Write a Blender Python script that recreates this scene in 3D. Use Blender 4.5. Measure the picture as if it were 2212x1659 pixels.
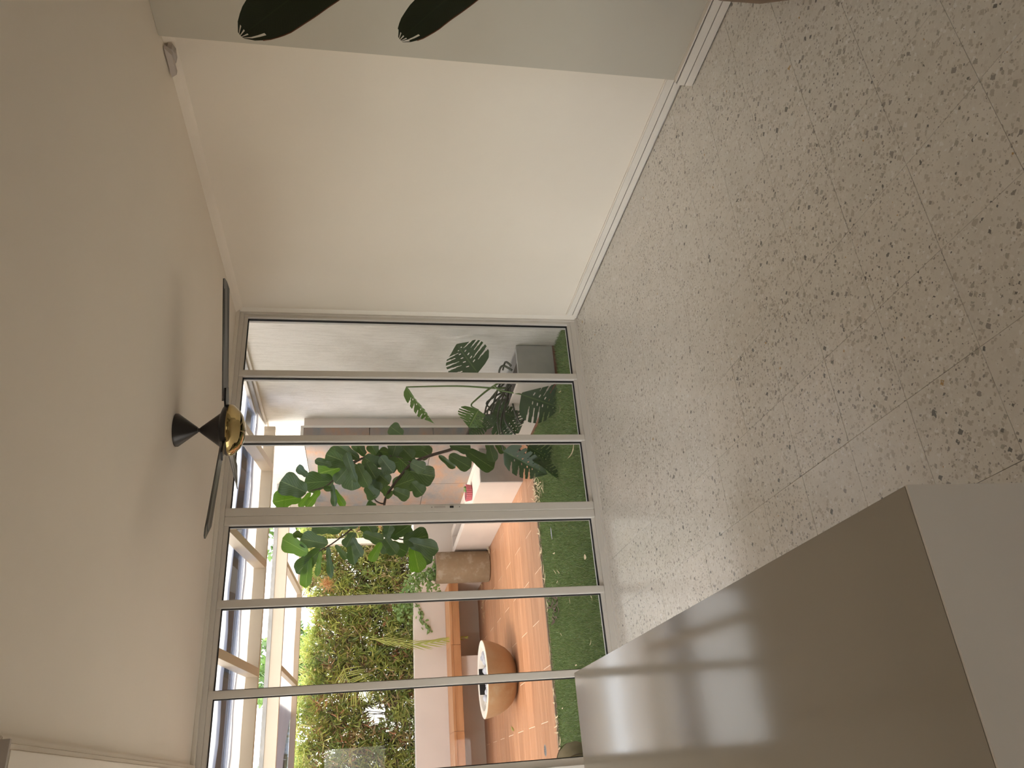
import bpy, bmesh, math, random
import numpy as np
from mathutils import Vector, Matrix

random.seed(7)
rng = np.random.default_rng(11)
scene = bpy.context.scene
C = scene.collection
for o in list(bpy.data.objects):
    bpy.data.objects.remove(o)

# ------------------------------------------------------------------ camera
# the photograph was taken with the phone turned on its side: image right = down in the room
FPX = 1669.74
FWD = Vector((0.45367451, 0.87228248, -0.18249031))
RGT = Vector((0.88794144, -0.45986134, 0.00935616))
UPV = Vector((0.07575902, 0.16628536, 0.98316313))
CAM = Vector((0, 0, 1.6))
cd = bpy.data.cameras.new('camera')
cam = bpy.data.objects.new('camera', cd)
C.objects.link(cam)
cd.sensor_fit = 'HORIZONTAL'
cd.sensor_width = 36.0
cd.lens = FPX / 2212 * 36.0
cd.clip_start = 0.05
m = Matrix((-UPV, RGT, -FWD)).transposed().to_4x4()
m.translation = CAM
cam.matrix_world = m
scene.camera = cam


def on(x, y, ax, val):
    """point where the view ray of photo pixel (x, y) meets the plane ax = val"""
    d = FWD + RGT * ((1659 - y - 829.5) / FPX) - UPV * ((x - 1106.0) / FPX)
    i = 'XYZ'.index(ax)
    t = (val - CAM[i]) / d[i]
    return CAM + d * t


# ------------------------------------------------------------------ world, sun, exposure
w = bpy.data.worlds.new('world')
scene.world = w
w.use_nodes = True
wn = w.node_tree
sky = wn.nodes.new('ShaderNodeTexSky')
sky.sky_type = 'NISHITA'
sky.sun_disc = False
sky.sun_elevation = math.radians(58)
sky.sun_rotation = math.radians(250)
sky.dust_density = 1.6
sky.air_density = 1.0
bg = wn.nodes['Background']
bg.inputs['Strength'].default_value = 1.5
hs = wn.nodes.new('ShaderNodeHueSaturation')
hs.inputs['Saturation'].default_value = 0.42
wb = wn.nodes.new('ShaderNodeMix')
wb.data_type = 'RGBA'
wb.blend_type = 'MULTIPLY'
wb.inputs[0].default_value = 1.0
wb.inputs[7].default_value = (1.06, 1.0, 0.93, 1)      # the photograph's warm white balance
wn.links.new(sky.outputs[0], hs.inputs['Color'])
wn.links.new(hs.outputs[0], wb.inputs[6])
wn.links.new(wb.outputs[2], bg.inputs['Color'])

sd = bpy.data.lights.new('sun', 'SUN')
sd.energy = 0.8
sd.angle = math.radians(8.0)
sd.color = (1.0, 0.90, 0.76)
sun = bpy.data.objects.new('sun', sd)
C.objects.link(sun)
sun.rotation_euler = Vector((0.50, 0.33, -0.80)).to_track_quat('-Z', 'Y').to_euler()

vs = scene.view_settings
vs.view_transform = 'Standard'
vs.look = 'None'
vs.exposure = 0.08
vs.gamma = 1.0
vs.use_curve_mapping = False
cy = scene.cycles
cy.use_denoising = True
cy.max_bounces = 14
cy.diffuse_bounces = 7
cy.glossy_bounces = 5
cy.transmission_bounces = 8
cy.transparent_max_bounces = 24
cy.sample_clamp_indirect = 8.0
cy.caustics_reflective = False
cy.caustics_refractive = False


# ------------------------------------------------------------------ material helpers
def new_mat(name):
    mt = bpy.data.materials.new(name)
    mt.use_nodes = True
    nt = mt.node_tree
    b = nt.nodes['Principled BSDF']
    return mt, nt, b


def nd(nt, typ, **kw):
    n = nt.nodes.new(typ)
    for k, v in kw.items():
        if k.startswith('i_'):
            key = k[2:]
            key = int(key) if key.isdigit() else key.replace('_', ' ')
            n.inputs[key].default_value = v
        else:
            setattr(n, k, v)
    return n


def ramp(nt, src, stops, interp='LINEAR'):
    r = nt.nodes.new('ShaderNodeValToRGB')
    r.color_ramp.interpolation = interp
    while len(r.color_ramp.elements) < len(stops):
        r.color_ramp.elements.new(0.5)
    for e, (p, c) in zip(r.color_ramp.elements, stops):
        e.position = p
        e.color = (c[0], c[1], c[2], 1)
    nt.links.new(src, r.inputs[0])
    return r.outputs[0]


def mixc(nt, fac, a, b, blend='MIX'):
    n = nt.nodes.new('ShaderNodeMix')
    n.data_type = 'RGBA'
    n.blend_type = blend
    for s, v in ((n.inputs[0], fac), (n.inputs[6], a), (n.inputs[7], b)):
        if isinstance(v, (int, float)):
            s.default_value = v
        elif isinstance(v, tuple):
            s.default_value = (v[0], v[1], v[2], 1)
        else:
            nt.links.new(v, s)
    return n.outputs[2]


def math_n(nt, op, a, b=0.0):
    n = nt.nodes.new('ShaderNodeMath')
    n.operation = op
    for s, v in ((n.inputs[0], a), (n.inputs[1], b)):
        if isinstance(v, (int, float)):
            s.default_value = v
        else:
            nt.links.new(v, s)
    return n.outputs[0]


def coords(nt, scale=(1, 1, 1), obj=False, world=True):
    if world:
        g = nt.nodes.new('ShaderNodeNewGeometry')
        src = g.outputs['Position']
    else:
        g = nt.nodes.new('ShaderNodeTexCoord')
        src = g.outputs['Object']
    mp = nt.nodes.new('ShaderNodeMapping')
    mp.inputs['Scale'].default_value = scale
    nt.links.new(src, mp.inputs['Vector'])
    return mp.outputs[0]


def noise(nt, vec, scale, detail=4.0, rough=0.55):
    n = nt.nodes.new('ShaderNodeTexNoise')
    n.inputs['Scale'].default_value = scale
    n.inputs['Detail'].default_value = detail
    n.inputs['Roughness'].default_value = rough
    nt.links.new(vec, n.inputs['Vector'])
    return n.outputs['Fac']


def bump(nt, b, h, strength=0.2, dist=0.01):
    n = nt.nodes.new('ShaderNodeBump')
    n.inputs['Strength'].default_value = strength
    n.inputs['Distance'].default_value = dist
    nt.links.new(h, n.inputs['Height'])
    nt.links.new(n.outputs[0], b.inputs['Normal'])


def simple(name, col, rough=0.5, metal=0.0, var=0.06, scale=6.0, bmp=0.05, bscale=80.0, spec=0.5):
    mt, nt, b = new_mat(name)
    v = coords(nt)
    f = noise(nt, v, scale)
    lo = tuple(c * (1 - var) for c in col)
    hi = tuple(min(1, c * (1 + var)) for c in col)
    nt.links.new(ramp(nt, f, [(0.3, lo), (0.7, hi)]), b.inputs['Base Color'])
    b.inputs['Roughness'].default_value = rough
    b.inputs['Metallic'].default_value = metal
    b.inputs['Specular IOR Level'].default_value = spec
    if bmp:
        bump(nt, b, noise(nt, v, bscale, 3), bmp, 0.004)
    return mt


M = {}
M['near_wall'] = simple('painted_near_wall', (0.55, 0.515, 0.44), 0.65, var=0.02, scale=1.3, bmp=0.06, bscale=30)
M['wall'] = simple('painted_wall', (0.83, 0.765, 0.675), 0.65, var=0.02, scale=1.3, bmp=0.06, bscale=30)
M['ceiling'] = simple('painted_ceiling', (0.89, 0.82, 0.725), 0.75, var=0.02, scale=1.0, bmp=0.06, bscale=22)
M['trim'] = simple('white_trim', (0.78, 0.735, 0.67), 0.4, var=0.03, scale=4, bmp=0.03)
M['seam'] = simple('dark_seam', (0.025, 0.022, 0.02), 0.8, bmp=0)
M['alu'] = simple('grey_aluminium', (0.66, 0.625, 0.58), 0.42, metal=0.0, var=0.03, scale=3, bmp=0.02)
M['gasket'] = simple('black_rubber', (0.012, 0.012, 0.013), 0.6, bmp=0)
M['counter'] = simple('satin_counter', (0.33, 0.285, 0.225), 0.10, var=0.03, scale=2.5, bmp=0.02, bscale=60, spec=0.5)
M['counter_side'] = simple('satin_counter_panel', (0.66, 0.59, 0.50), 0.45, var=0.03, scale=2.5, bmp=0.02, bscale=60)
M['black'] = simple('black_satin', (0.018, 0.016, 0.016), 0.32, var=0.1, bmp=0.0)
M['blade'] = simple('dark_blade', (0.085, 0.082, 0.080), 0.35, var=0.1, bmp=0.0)
M['plastic'] = simple('grey_plastic', (0.50, 0.45, 0.42), 0.5, bmp=0)
M['concrete'] = simple('grey_concrete', (0.42, 0.40, 0.37), 0.8, var=0.12, scale=5, bmp=0.25, bscale=60)
M['white_render'] = simple('white_render', (0.66, 0.575, 0.50), 0.8, var=0.04, scale=3, bmp=0.15, bscale=70)
M['beam'] = simple('cream_painted_steel', (0.64, 0.545, 0.43), 0.5, var=0.03, scale=3, bmp=0.05)
M['flashing'] = simple('grey_flashing', (0.42, 0.41, 0.40), 0.5, var=0.15, scale=8, bmp=0.1)
M['rust_trim'] = simple('rusty_red_strip', (0.26, 0.10, 0.06), 0.7, var=0.2, bmp=0.1)
M['brown_strip'] = simple('dark_brown_strip', (0.16, 0.10, 0.06), 0.7, var=0.2, bmp=0.1)
M['soil'] = simple('dark_soil', (0.06, 0.045, 0.035), 0.95, var=0.4, scale=40, bmp=0.8, bscale=60)
M['pink'] = simple('pink_clay', (0.52, 0.14, 0.17), 0.55, var=0.08, bmp=0.05)
M['ball'] = simple('grey_stone', (0.33, 0.33, 0.36), 0.75, var=0.12, scale=20, bmp=0.3, bscale=90)
M['gravel'] = simple('white_gravel', (0.62, 0.59, 0.54), 0.8, var=0.12, scale=60, bmp=0.2)
M['bark'] = simple('dark_bark', (0.085, 0.060, 0.048), 0.85, var=0.3, scale=40, bmp=0.6, bscale=90)
M['stem_green'] = simple('green_stem', (0.13, 0.20, 0.055), 0.45, var=0.15, bmp=0.05)
M['stem_dark'] = simple('dark_stem', (0.06, 0.065, 0.04), 0.5, var=0.2, bmp=0.1)
M['pouf'] = simple('olive_brown_cloth', (0.20, 0.155, 0.075), 0.9, var=0.12, scale=10, bmp=0.3, bscale=180)
M['brown_pot'] = simple('brown_pot_clay', (0.20, 0.13, 0.08), 0.6, var=0.1, bmp=0.1)
M['dry_leaf'] = simple('dry_leaf', (0.70, 0.55, 0.34), 0.7, var=0.25, scale=25, bmp=0.1)
M['dark_debris'] = simple('dark_dry_leaf', (0.14, 0.09, 0.06), 0.8, var=0.3, scale=25, bmp=0.1)
M['lampface'] = simple('white_lamp_glass', (0.9, 0.87, 0.82), 0.3, var=0.01, bmp=0)
M['ground'] = simple('outside_paving', (0.42, 0.39, 0.35), 0.9, var=0.15, scale=2)
M['drain'] = simple('steel_grate', (0.30, 0.30, 0.30), 0.4, metal=0.7, bmp=0)


def mk_brass():
    mt, nt, b = new_mat('polished_brass')
    b.inputs['Base Color'].default_value = (0.44, 0.33, 0.15, 1)
    b.inputs['Metallic'].default_value = 1.0
    b.inputs['Roughness'].default_value = 0.07
    return mt


M['brass'] = mk_brass()


def mk_glass(name='window_glass', tint=(0.97, 0.98, 0.97)):
    mt = bpy.data.materials.new(name)
    mt.use_nodes = True
    nt = mt.node_tree
    nt.nodes.clear()
    out = nt.nodes.new('ShaderNodeOutputMaterial')
    tr = nd(nt, 'ShaderNodeBsdfTransparent')
    tr.inputs[0].default_value = (*tint, 1)
    gl = nd(nt, 'ShaderNodeBsdfGlossy')
    gl.inputs['Roughness'].default_value = 0.0
    fr = nd(nt, 'ShaderNodeFresnel')
    fr.inputs[0].default_value = 1.35
    mx = nd(nt, 'ShaderNodeMixShader')
    nt.links.new(fr.outputs[0], mx.inputs[0])
    nt.links.new(tr.outputs[0], mx.inputs[1])
    nt.links.new(gl.outputs[0], mx.inputs[2])
    nt.links.new(mx.outputs[0], out.inputs[0])
    return mt


M['glass'] = mk_glass()
M['sky_pane'] = mk_glass('sky_tint_glass', (0.42, 0.47, 0.58))  # glass tint carries the sky's blue and dims its glare


def mk_sheet(name, col, transl=0.55):
    mt = bpy.data.materials.new(name)
    mt.use_nodes = True
    nt = mt.node_tree
    nt.nodes.clear()
    out = nt.nodes.new('ShaderNodeOutputMaterial')
    v = coords(nt)
    f = noise(nt, v, 3.0)
    c = ramp(nt, f, [(0.3, tuple(x * 0.9 for x in col)), (0.7, col)])
    di = nd(nt, 'ShaderNodeBsdfDiffuse')
    tl = nd(nt, 'ShaderNodeBsdfTranslucent')
    nt.links.new(c, di.inputs[0])
    nt.links.new(c, tl.inputs[0])
    mx = nd(nt, 'ShaderNodeMixShader')
    mx.inputs[0].default_value = transl
    nt.links.new(di.outputs[0], mx.inputs[1])
    nt.links.new(tl.outputs[0], mx.inputs[2])
    nt.links.new(mx.outputs[0], out.inputs[0])
    return mt


M['sheet'] = mk_sheet('grey_shade_cloth', (0.62, 0.62, 0.61), 0.50)
M['sheet_pale'] = mk_sheet('pale_shade_cloth', (0.62, 0.58, 0.53), 0.36)


def mk_terrazzo():
    mt, nt, b = new_mat('terrazzo')
    g = nt.nodes.new('ShaderNodeNewGeometry')
    oi = nt.nodes.new('ShaderNodeObjectInfo')
    off = nd(nt, 'ShaderNodeVectorMath', operation='SCALE')
    cmb = nd(nt, 'ShaderNodeCombineXYZ')
    nt.links.new(oi.outputs['Random'], cmb.inputs[0])
    nt.links.new(oi.outputs['Random'], cmb.inputs[2])
    nt.links.new(cmb.outputs[0], off.inputs[0])
    off.inputs['Scale'].default_value = 37.0
    add = nd(nt, 'ShaderNodeVectorMath', operation='ADD')
    nt.links.new(g.outputs['Position'], add.inputs[0])
    nt.links.new(off.outputs[0], add.inputs[1])
    # wobble the lookup so that the chips get angular, uneven outlines
    nz = nd(nt, 'ShaderNodeTexNoise')
    nz.inputs['Scale'].default_value = 60
    nt.links.new(add.outputs[0], nz.inputs['Vector'])
    wob = nd(nt, 'ShaderNodeVectorMath', operation='SCALE')
    nt.links.new(nz.outputs['Color'], wob.inputs[0])
    wob.inputs['Scale'].default_value = 0.012
    vec = nd(nt, 'ShaderNodeVectorMath', operation='ADD')
    nt.links.new(add.outputs[0], vec.inputs[0])
    nt.links.new(wob.outputs[0], vec.inputs[1])
    base = ramp(nt, noise(nt, vec.outputs[0], 9), [(0.3, (0.71, 0.67, 0.605)), (0.7, (0.78, 0.74, 0.675))])
    tone = ramp(nt, oi.outputs['Random'], [(0.0, (0.98, 0.98, 0.98)), (1.0, (1.015, 1.005, 1.0))])
    base = mixc(nt, 1.0, base, tone, 'MULTIPLY')

    def chips(base, scale, rlo, cols, dens):
        vo = nd(nt, 'ShaderNodeTexVoronoi', voronoi_dimensions='3D', feature='F1', distance='MANHATTAN')
        vo.inputs['Scale'].default_value = scale
        nt.links.new(vec.outputs[0], vo.inputs['Vector'])
        sp = nd(nt, 'ShaderNodeSeparateColor')
        nt.links.new(vo.outputs['Color'], sp.inputs[0])
        rad = math_n(nt, 'MULTIPLY', sp.outputs[1], rlo)
        inside = math_n(nt, 'LESS_THAN', vo.outputs['Distance'], rad)
        pick = math_n(nt, 'LESS_THAN', sp.outputs[2], dens)
        mask = math_n(nt, 'MULTIPLY', inside, pick)
        col = ramp(nt, sp.outputs[0], cols, 'CONSTANT')
        return mixc(nt, mask, base, col)

    pale = [(0.0, (0.78, 0.74, 0.68)), (0.35, (0.70, 0.65, 0.585)), (0.65, (0.58, 0.53, 0.465)), (0.88, (0.84, 0.81, 0.77))]
    dark = [(0.0, (0.54, 0.49, 0.425)), (0.40, (0.46, 0.42, 0.365)), (0.70, (0.35, 0.32, 0.285)), (0.90, (0.20, 0.185, 0.17)),
            (0.996, (0.50, 0.33, 0.15))]
    c1 = chips(base, 78, 1.05, pale, 0.95)
    c2 = chips(c1, 46, 0.66, dark, 0.55)
    c3 = chips(c2, 98, 0.70, dark, 0.40)
    nt.links.new(c3, b.inputs['Base Color'])
    b.inputs['Roughness'].default_value = 0.26
    b.inputs['Specular IOR Level'].default_value = 0.5
    return mt


M['terrazzo'] = mk_terrazzo()
M['grout'] = simple('cement_joint', (0.36, 0.32, 0.27), 0.9, var=0.3, scale=30, bmp=0.2)


def mk_stucco():
    mt, nt, b = new_mat('stained_stucco')
    v = coords(nt)
    vs_ = coords(nt, (9, 9, 0.9))
    a = ramp(nt, noise(nt, v, 1.1, 5), [(0.34, (0.68, 0.64, 0.57)), (0.50, (0.83, 0.79, 0.73))])
    st = ramp(nt, noise(nt, vs_, 6, 6, 0.7), [(0.30, (0.80, 0.79, 0.76)), (0.55, (1, 1, 1))])
    nt.links.new(mixc(nt, 0.8, a, st, 'MULTIPLY'), b.inputs['Base Color'])
    b.inputs['Roughness'].default_value = 0.9
    bump(nt, b, noise(nt, coords(nt, (1.4, 1.4, 0.5)), 60, 5, 0.7), 0.5, 0.01)
    return mt


M['stucco'] = mk_stucco()


def mk_slate():
    mt, nt, b = new_mat('rusty_slate')
    v = coords(nt, (1, 1, 2.0))
    oi = nt.nodes.new('ShaderNodeObjectInfo')
    f = noise(nt, v, 2.6, 7, 0.65)
    c = ramp(nt, f, [(0.32, (0.20, 0.21, 0.22)), (0.45, (0.29, 0.255, 0.23)), (0.56, (0.35, 0.255, 0.20)), (0.66, (0.45, 0.24, 0.13)), (0.78, (0.33, 0.265, 0.225))])
    tone = ramp(nt, oi.outputs['Random'], [(0, (0.72, 0.74, 0.77)), (1, (0.95, 0.88, 0.84))])
    nt.links.new(mixc(nt, 1.0, c, tone, 'MULTIPLY'), b.inputs['Base Color'])
    b.inputs['Roughness'].default_value = 0.6
    bump(nt, b, noise(nt, v, 18, 6), 0.3, 0.01)
    return mt


M['slate'] = mk_slate()


def mk_wood(name, c0, c1, c2, rough=0.5, sy=14.0):
    mt, nt, b = new_mat(name)
    oi = nt.nodes.new('ShaderNodeObjectInfo')
    g = nt.nodes.new('ShaderNodeNewGeometry')
    cmb = nd(nt, 'ShaderNodeCombineXYZ')
    nt.links.new(math_n(nt, 'MULTIPLY', oi.outputs['Random'], 19.0), cmb.inputs[0])
    nt.links.new(math_n(nt, 'MULTIPLY', oi.outputs['Random'], 7.0), cmb.inputs[1])
    ad = nd(nt, 'ShaderNodeVectorMath', operation='ADD')
    nt.links.new(g.outputs['Position'], ad.inputs[0])
    nt.links.new(cmb.outputs[0], ad.inputs[1])
    mp = nd(nt, 'ShaderNodeMapping')
    mp.inputs['Scale'].default_value = (1.1, sy, sy)
    nt.links.new(ad.outputs[0], mp.inputs['Vector'])
    f = noise(nt, mp.outputs[0], 1.3, 6, 0.6)
    c = ramp(nt, f, [(0.30, c0), (0.5, c1), (0.70, c2)])
    tone = ramp(nt, oi.outputs['Random'], [(0, (0.90, 0.88, 0.86)), (1, (1.08, 1.06, 1.04))])
    nt.links.new(mixc(nt, 1.0, c, tone, 'MULTIPLY'), b.inputs['Base Color'])
    b.inputs['Roughness'].default_value = rough
    bump(nt, b, f, 0.08, 0.004)
    return mt


M['deck'] = mk_wood('wood_look_tile', (0.36, 0.165, 0.080), (0.45, 0.225, 0.118), (0.52, 0.280, 0.160), 0.42, 9.0)
M['bench_wood'] = mk_wood('bench_wood_tile', (0.36, 0.155, 0.06), (0.47, 0.225, 0.095), (0.55, 0.29, 0.14), 0.45, 9.0)
M['pale_joint'] = simple('pale_joint', (0.80, 0.62, 0.45), 0.8, bmp=0)


def mk_patina(name, c0, c1, c2):
    mt, nt, b = new_mat(name)
    v = coords(nt)
    f = noise(nt, v, 7, 7, 0.65)
    f2 = noise(nt, v, 2.2, 3)
    c = ramp(nt, f, [(0.38, c0), (0.52, c1), (0.60, c2)])
    c = mixc(nt, ramp(nt, f2, [(0.42, (0, 0, 0)), (0.62, (1, 1, 1))]), c, c0)
    nt.links.new(c, b.inputs['Base Color'])
    b.inputs['Roughness'].default_value = 0.75
    bump(nt, b, noise(nt, v, 70, 4), 0.2, 0.004)
    return mt


M['cyl_conc'] = mk_patina('weathered_tan_concrete', (0.245, 0.170, 0.095), (0.275, 0.20, 0.12), (0.36, 0.29, 0.205))
M['bowl_conc'] = mk_patina('tan_concrete', (0.34, 0.215, 0.115), (0.37, 0.255, 0.145), (0.39, 0.30, 0.19))
M['bowl_rim'] = simple('pale_concrete_rim', (0.56, 0.50, 0.43), 0.7, var=0.05, bmp=0.1)


def mk_leaf(name, col, vein, under, tr=0.25, rough=0.4, nv=11.0, vw=0.10, slope=0.9):
    """two sided leaf: veins from the leaf's own UVs, a paler underside, some light passing through"""
    mt, nt, b = new_mat(name)
    uv = nt.nodes.new('ShaderNodeUVMap')
    sx = nd(nt, 'ShaderNodeSeparateXYZ')
    nt.links.new(uv.outputs[0], sx.inputs[0])
    s = math_n(nt, 'ABSOLUTE', math_n(nt, 'SUBTRACT', sx.outputs[0], 0.5))
    mid = math_n(nt, 'LESS_THAN', s, 0.014)
    ph = math_n(nt, 'FRACT', math_n(nt, 'MULTIPLY', math_n(nt, 'SUBTRACT', sx.outputs[1], math_n(nt, 'MULTIPLY', s, slope)), nv))
    vein_m = math_n(nt, 'MULTIPLY', math_n(nt, 'LESS_THAN', ph, vw), 0.6)
    vm = math_n(nt, 'MAXIMUM', mid, vein_m)
    oi = nt.nodes.new('ShaderNodeObjectInfo')
    tone = ramp(nt, oi.outputs['Random'], [(0, (0.7, 0.75, 0.75)), (0.7, (1.0, 1.0, 1.0)), (1, (1.35, 1.25, 1.0))])
    g = nt.nodes.new('ShaderNodeNewGeometry')
    c = mixc(nt, 1.0, mixc(nt, g.outputs['Backfacing'], col, under), tone, 'MULTIPLY')
    c = mixc(nt, noise(nt, coords(nt), 9), c, tuple(x * 0.8 for x in col))
    c = mixc(nt, math_n(nt, 'MULTIPLY', vm, 0.55), c, vein)
    nt.links.new(c, b.inputs['Base Color'])
    b.inputs['Roughness'].default_value = rough
    tl = nd(nt, 'ShaderNodeBsdfTranslucent')
    nt.links.new(mixc(nt, 1.0, c, (1.2, 1.5, 0.45), 'MULTIPLY'), tl.inputs[0])
    mx = nd(nt, 'ShaderNodeMixShader')
    mx.inputs[0].default_value = tr
    out = nt.nodes['Material Output']
    nt.links.new(b.outputs[0], mx.inputs[1])
    nt.links.new(tl.outputs[0], mx.inputs[2])
    nt.links.new(mx.outputs[0], out.inputs[0])
    return mt


M['fig_leaf'] = mk_leaf('fig_leaf', (0.060, 0.105, 0.040), (0.26, 0.32, 0.16), (0.15, 0.19, 0.13), 0.30, 0.42, 6.5, 0.10, 1.3)
M['fig_bright'] = mk_leaf('fig_leaf_young', (0.13, 0.24, 0.030), (0.36, 0.46, 0.15), (0.20, 0.29, 0.07), 0.45, 0.42, 6.5, 0.08, 1.3)
M['monstera'] = mk_leaf('monstera_leaf', (0.040, 0.085, 0.028), (0.12, 0.19, 0.07), (0.11, 0.14, 0.10), 0.2, 0.4, 9.0, 0.06, 0.5)
M['monstera_bright'] = mk_leaf('monstera_leaf_young', (0.11, 0.20, 0.045), (0.34, 0.42, 0.14), (0.16, 0.22, 0.08), 0.3, 0.4, 9.0, 0.07, 0.5)
M['banana'] = mk_leaf('banana_leaf', (0.014, 0.022, 0.008), (0.03, 0.04, 0.015), (0.020, 0.028, 0.012), 0.03, 0.45, 60, 0.18, 0.25)
M['banana_edge'] = simple('brown_leaf_margin', (0.13, 0.05, 0.02), 0.6, bmp=0)
M['ivy'] = mk_leaf('ivy_leaf', (0.22, 0.32, 0.10), (0.38, 0.46, 0.22), (0.24, 0.32, 0.14), 0.3, 0.45, 4, 0.05)
M['palm'] = mk_leaf('palm_leaflet', (0.44, 0.44, 0.11), (0.55, 0.52, 0.18), (0.46, 0.46, 0.15), 0.35, 0.45, 2, 0.05)


def mk_vcol(name, rough=0.5, tr=0.3, attr='col'):
    mt, nt, b = new_mat(name)
    a = nt.nodes.new('ShaderNodeAttribute')
    a.attribute_name = attr
    nt.links.new(a.outputs['Color'], b.inputs['Base Color'])
    b.inputs['Roughness'].default_value = rough
    tl = nd(nt, 'ShaderNodeBsdfTranslucent')
    nt.links.new(a.outputs['Color'], tl.inputs[0])
    mx = nd(nt, 'ShaderNodeMixShader')
    mx.inputs[0].default_value = tr
    nt.links.new(b.outputs[0], mx.inputs[1])
    nt.links.new(tl.outputs[0], mx.inputs[2])
    nt.links.new(mx.outputs[0], nt.nodes['Material Output'].inputs[0])
    return mt


M['hedge'] = mk_vcol('bamboo_leaf_mix', 0.5, 0.42)
M['turf'] = mk_vcol('turf_fibre', 0.6, 0.2)
M['turf_base'] = simple('turf_backing', (0.13, 0.185, 0.06), 0.95, var=0.25, scale=60, bmp=0.6, bscale=160)


# ------------------------------------------------------------------ geometry helpers
def link(name, me, mat, parent=None):
    o = bpy.data.objects.new(name, me)
    C.objects.link(o)
    if mat is not None and not me.materials:
        me.materials.append(mat)
    if parent is not None:
        o.parent = parent
        o.matrix_parent_inverse = Matrix.Translation(-Vector(world_loc(parent)))
    return o


def world_loc(o):
    v = Vector(o.get('_loc', (0, 0, 0)))
    return v


def tag(o, label, cat, group=None, kind=None):
    o['label'] = label
    o['category'] = cat
    if group:
        o['group'] = group
    if kind:
        o['kind'] = kind
    return o


EMPT = []


def thing(name, label, cat, loc, group=None, kind=None):
    o = bpy.data.objects.new(name, None)
    C.objects.link(o)
    o.location = loc
    o['_loc'] = tuple(loc)
    o.empty_display_size = 0.05
    EMPT.append(o)
    return tag(o, label, cat, group, kind)


def pymesh(name, verts, faces, mat, parent=None, smooth=False, uvs=None):
    me = bpy.data.meshes.new(name)
    me.from_pydata([tuple(v) for v in verts], [], faces)
    if uvs is not None:
        ul = me.uv_layers.new(name='UVMap')
        for lp in me.loops:
            ul.data[lp.index].uv = uvs[lp.vertex_index]
    if smooth:
        me.polygons.foreach_set('use_smooth', [True] * len(me.polygons))
    me.update()
    return link(name, me, mat, parent)


def bm_obj(name, bm, mat, parent=None, smooth=False):
    me = bpy.data.meshes.new(name)
    bmesh.ops.recalc_face_normals(bm, faces=bm.faces)
    bm.to_mesh(me)
    bm.free()
    if smooth:
        me.polygons.foreach_set('use_smooth', [True] * len(me.polygons))
    return link(name, me, mat, parent)


def add_box(bm, x0, x1, y0, y1, z0, z1, bev=0.0):
    r = bmesh.ops.create_cube(bm, size=1.0)
    vs_ = r['verts']
    for v in vs_:
        v.co = Vector((x0 + (x1 - x0) * (v.co.x + 0.5), y0 + (y1 - y0) * (v.co.y + 0.5), z0 + (z1 - z0) * (v.co.z + 0.5)))
    if bev:
        es = list({e for v in vs_ for e in v.link_edges})
        bmesh.ops.bevel(bm, geom=es, offset=bev, segments=2, affect='EDGES')


def box(name, x0, x1, y0, y1, z0, z1, mat, parent=None, bev=0.0):
    bm = bmesh.new()
    add_box(bm, x0, x1, y0, y1, z0, z1, bev)
    return bm_obj(name, bm, mat, parent)


def prism(name, poly, axis, a0, a1, mat, parent=None):
    """closed 2-D outline extruded along one axis"""
    n = len(poly)
    vsx = []
    for a in (a0, a1):
        for p, q in poly:
            vsx.append({'X': (a, p, q), 'Y': (p, a, q), 'Z': (p, q, a)}[axis])
    fs = [list(range(n))[::-1], list(range(n, 2 * n))]
    for i in range(n):
        j = (i + 1) % n
        fs.append([i, j, n + j, n + i])
    bm = bmesh.new()
    bv = [bm.verts.new(v) for v in vsx]
    for f in fs:
        bm.faces.new([bv[i] for i in f])
    return bm_obj(name, bm, mat, parent)


def lathe(name, prof, centre, mat, parent=None, seg=40, smooth=True, tilt=None):
    vsx, fs = [], []
    n = len(prof)
    for k in range(seg):
        a = 2 * math.pi * k / seg
        for r, z in prof:
            v = Vector((r * math.cos(a), r * math.sin(a), z))
            if tilt is not None:
                v = tilt @ v
            vsx.append(v + Vector(centre))
    for k in range(seg):
        k2 = (k + 1) % seg
        for i in range(n - 1):
            fs.append([k * n + i, k2 * n + i, k2 * n + i + 1, k * n + i + 1])
    bm = bmesh.new()
    bv = [bm.verts.new(v) for v in vsx]
    for f in fs:
        bm.faces.new([bv[i] for i in f])
    bmesh.ops.remove_doubles(bm, verts=bm.verts, dist=1e-5)
    o = bm_obj(name, bm, mat, parent)
    if smooth:
        me = o.data
        me.polygons.foreach_set('use_smooth', [True] * len(me.polygons))
        try:
            me.set_sharp_from_angle(angle=math.radians(40))
        except Exception:
            pass
    return o


def tube_data(pts, rads, seg=8):
    pts = [Vector(p) for p in pts]
    vsx, fs = [], []
    n = len(pts)
    for i, p in enumerate(pts):
        t = (pts[min(i + 1, n - 1)] - pts[max(i - 1, 0)]).normalized()
        a = t.cross(Vector((0, 0, 1)))
        if a.length < 1e-3:
            a = t.cross(Vector((0, 1, 0)))
        a.normalize()
        b = t.cross(a)
        r = rads[i] if isinstance(rads, (list, tuple)) else rads
        for k in range(seg):
            th = 2 * math.pi * k / seg
            vsx.append(p + a * (r * math.cos(th)) + b * (r * math.sin(th)))
    for i in range(n - 1):
        for k in range(seg):
            k2 = (k + 1) % seg
            fs.append([i * seg + k, i * seg + k2, (i + 1) * seg + k2, (i + 1) * seg + k])
    fs.append(list(range(seg))[::-1])
    fs.append(list(range((n - 1) * seg, n * seg)))
    return vsx, fs


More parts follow.
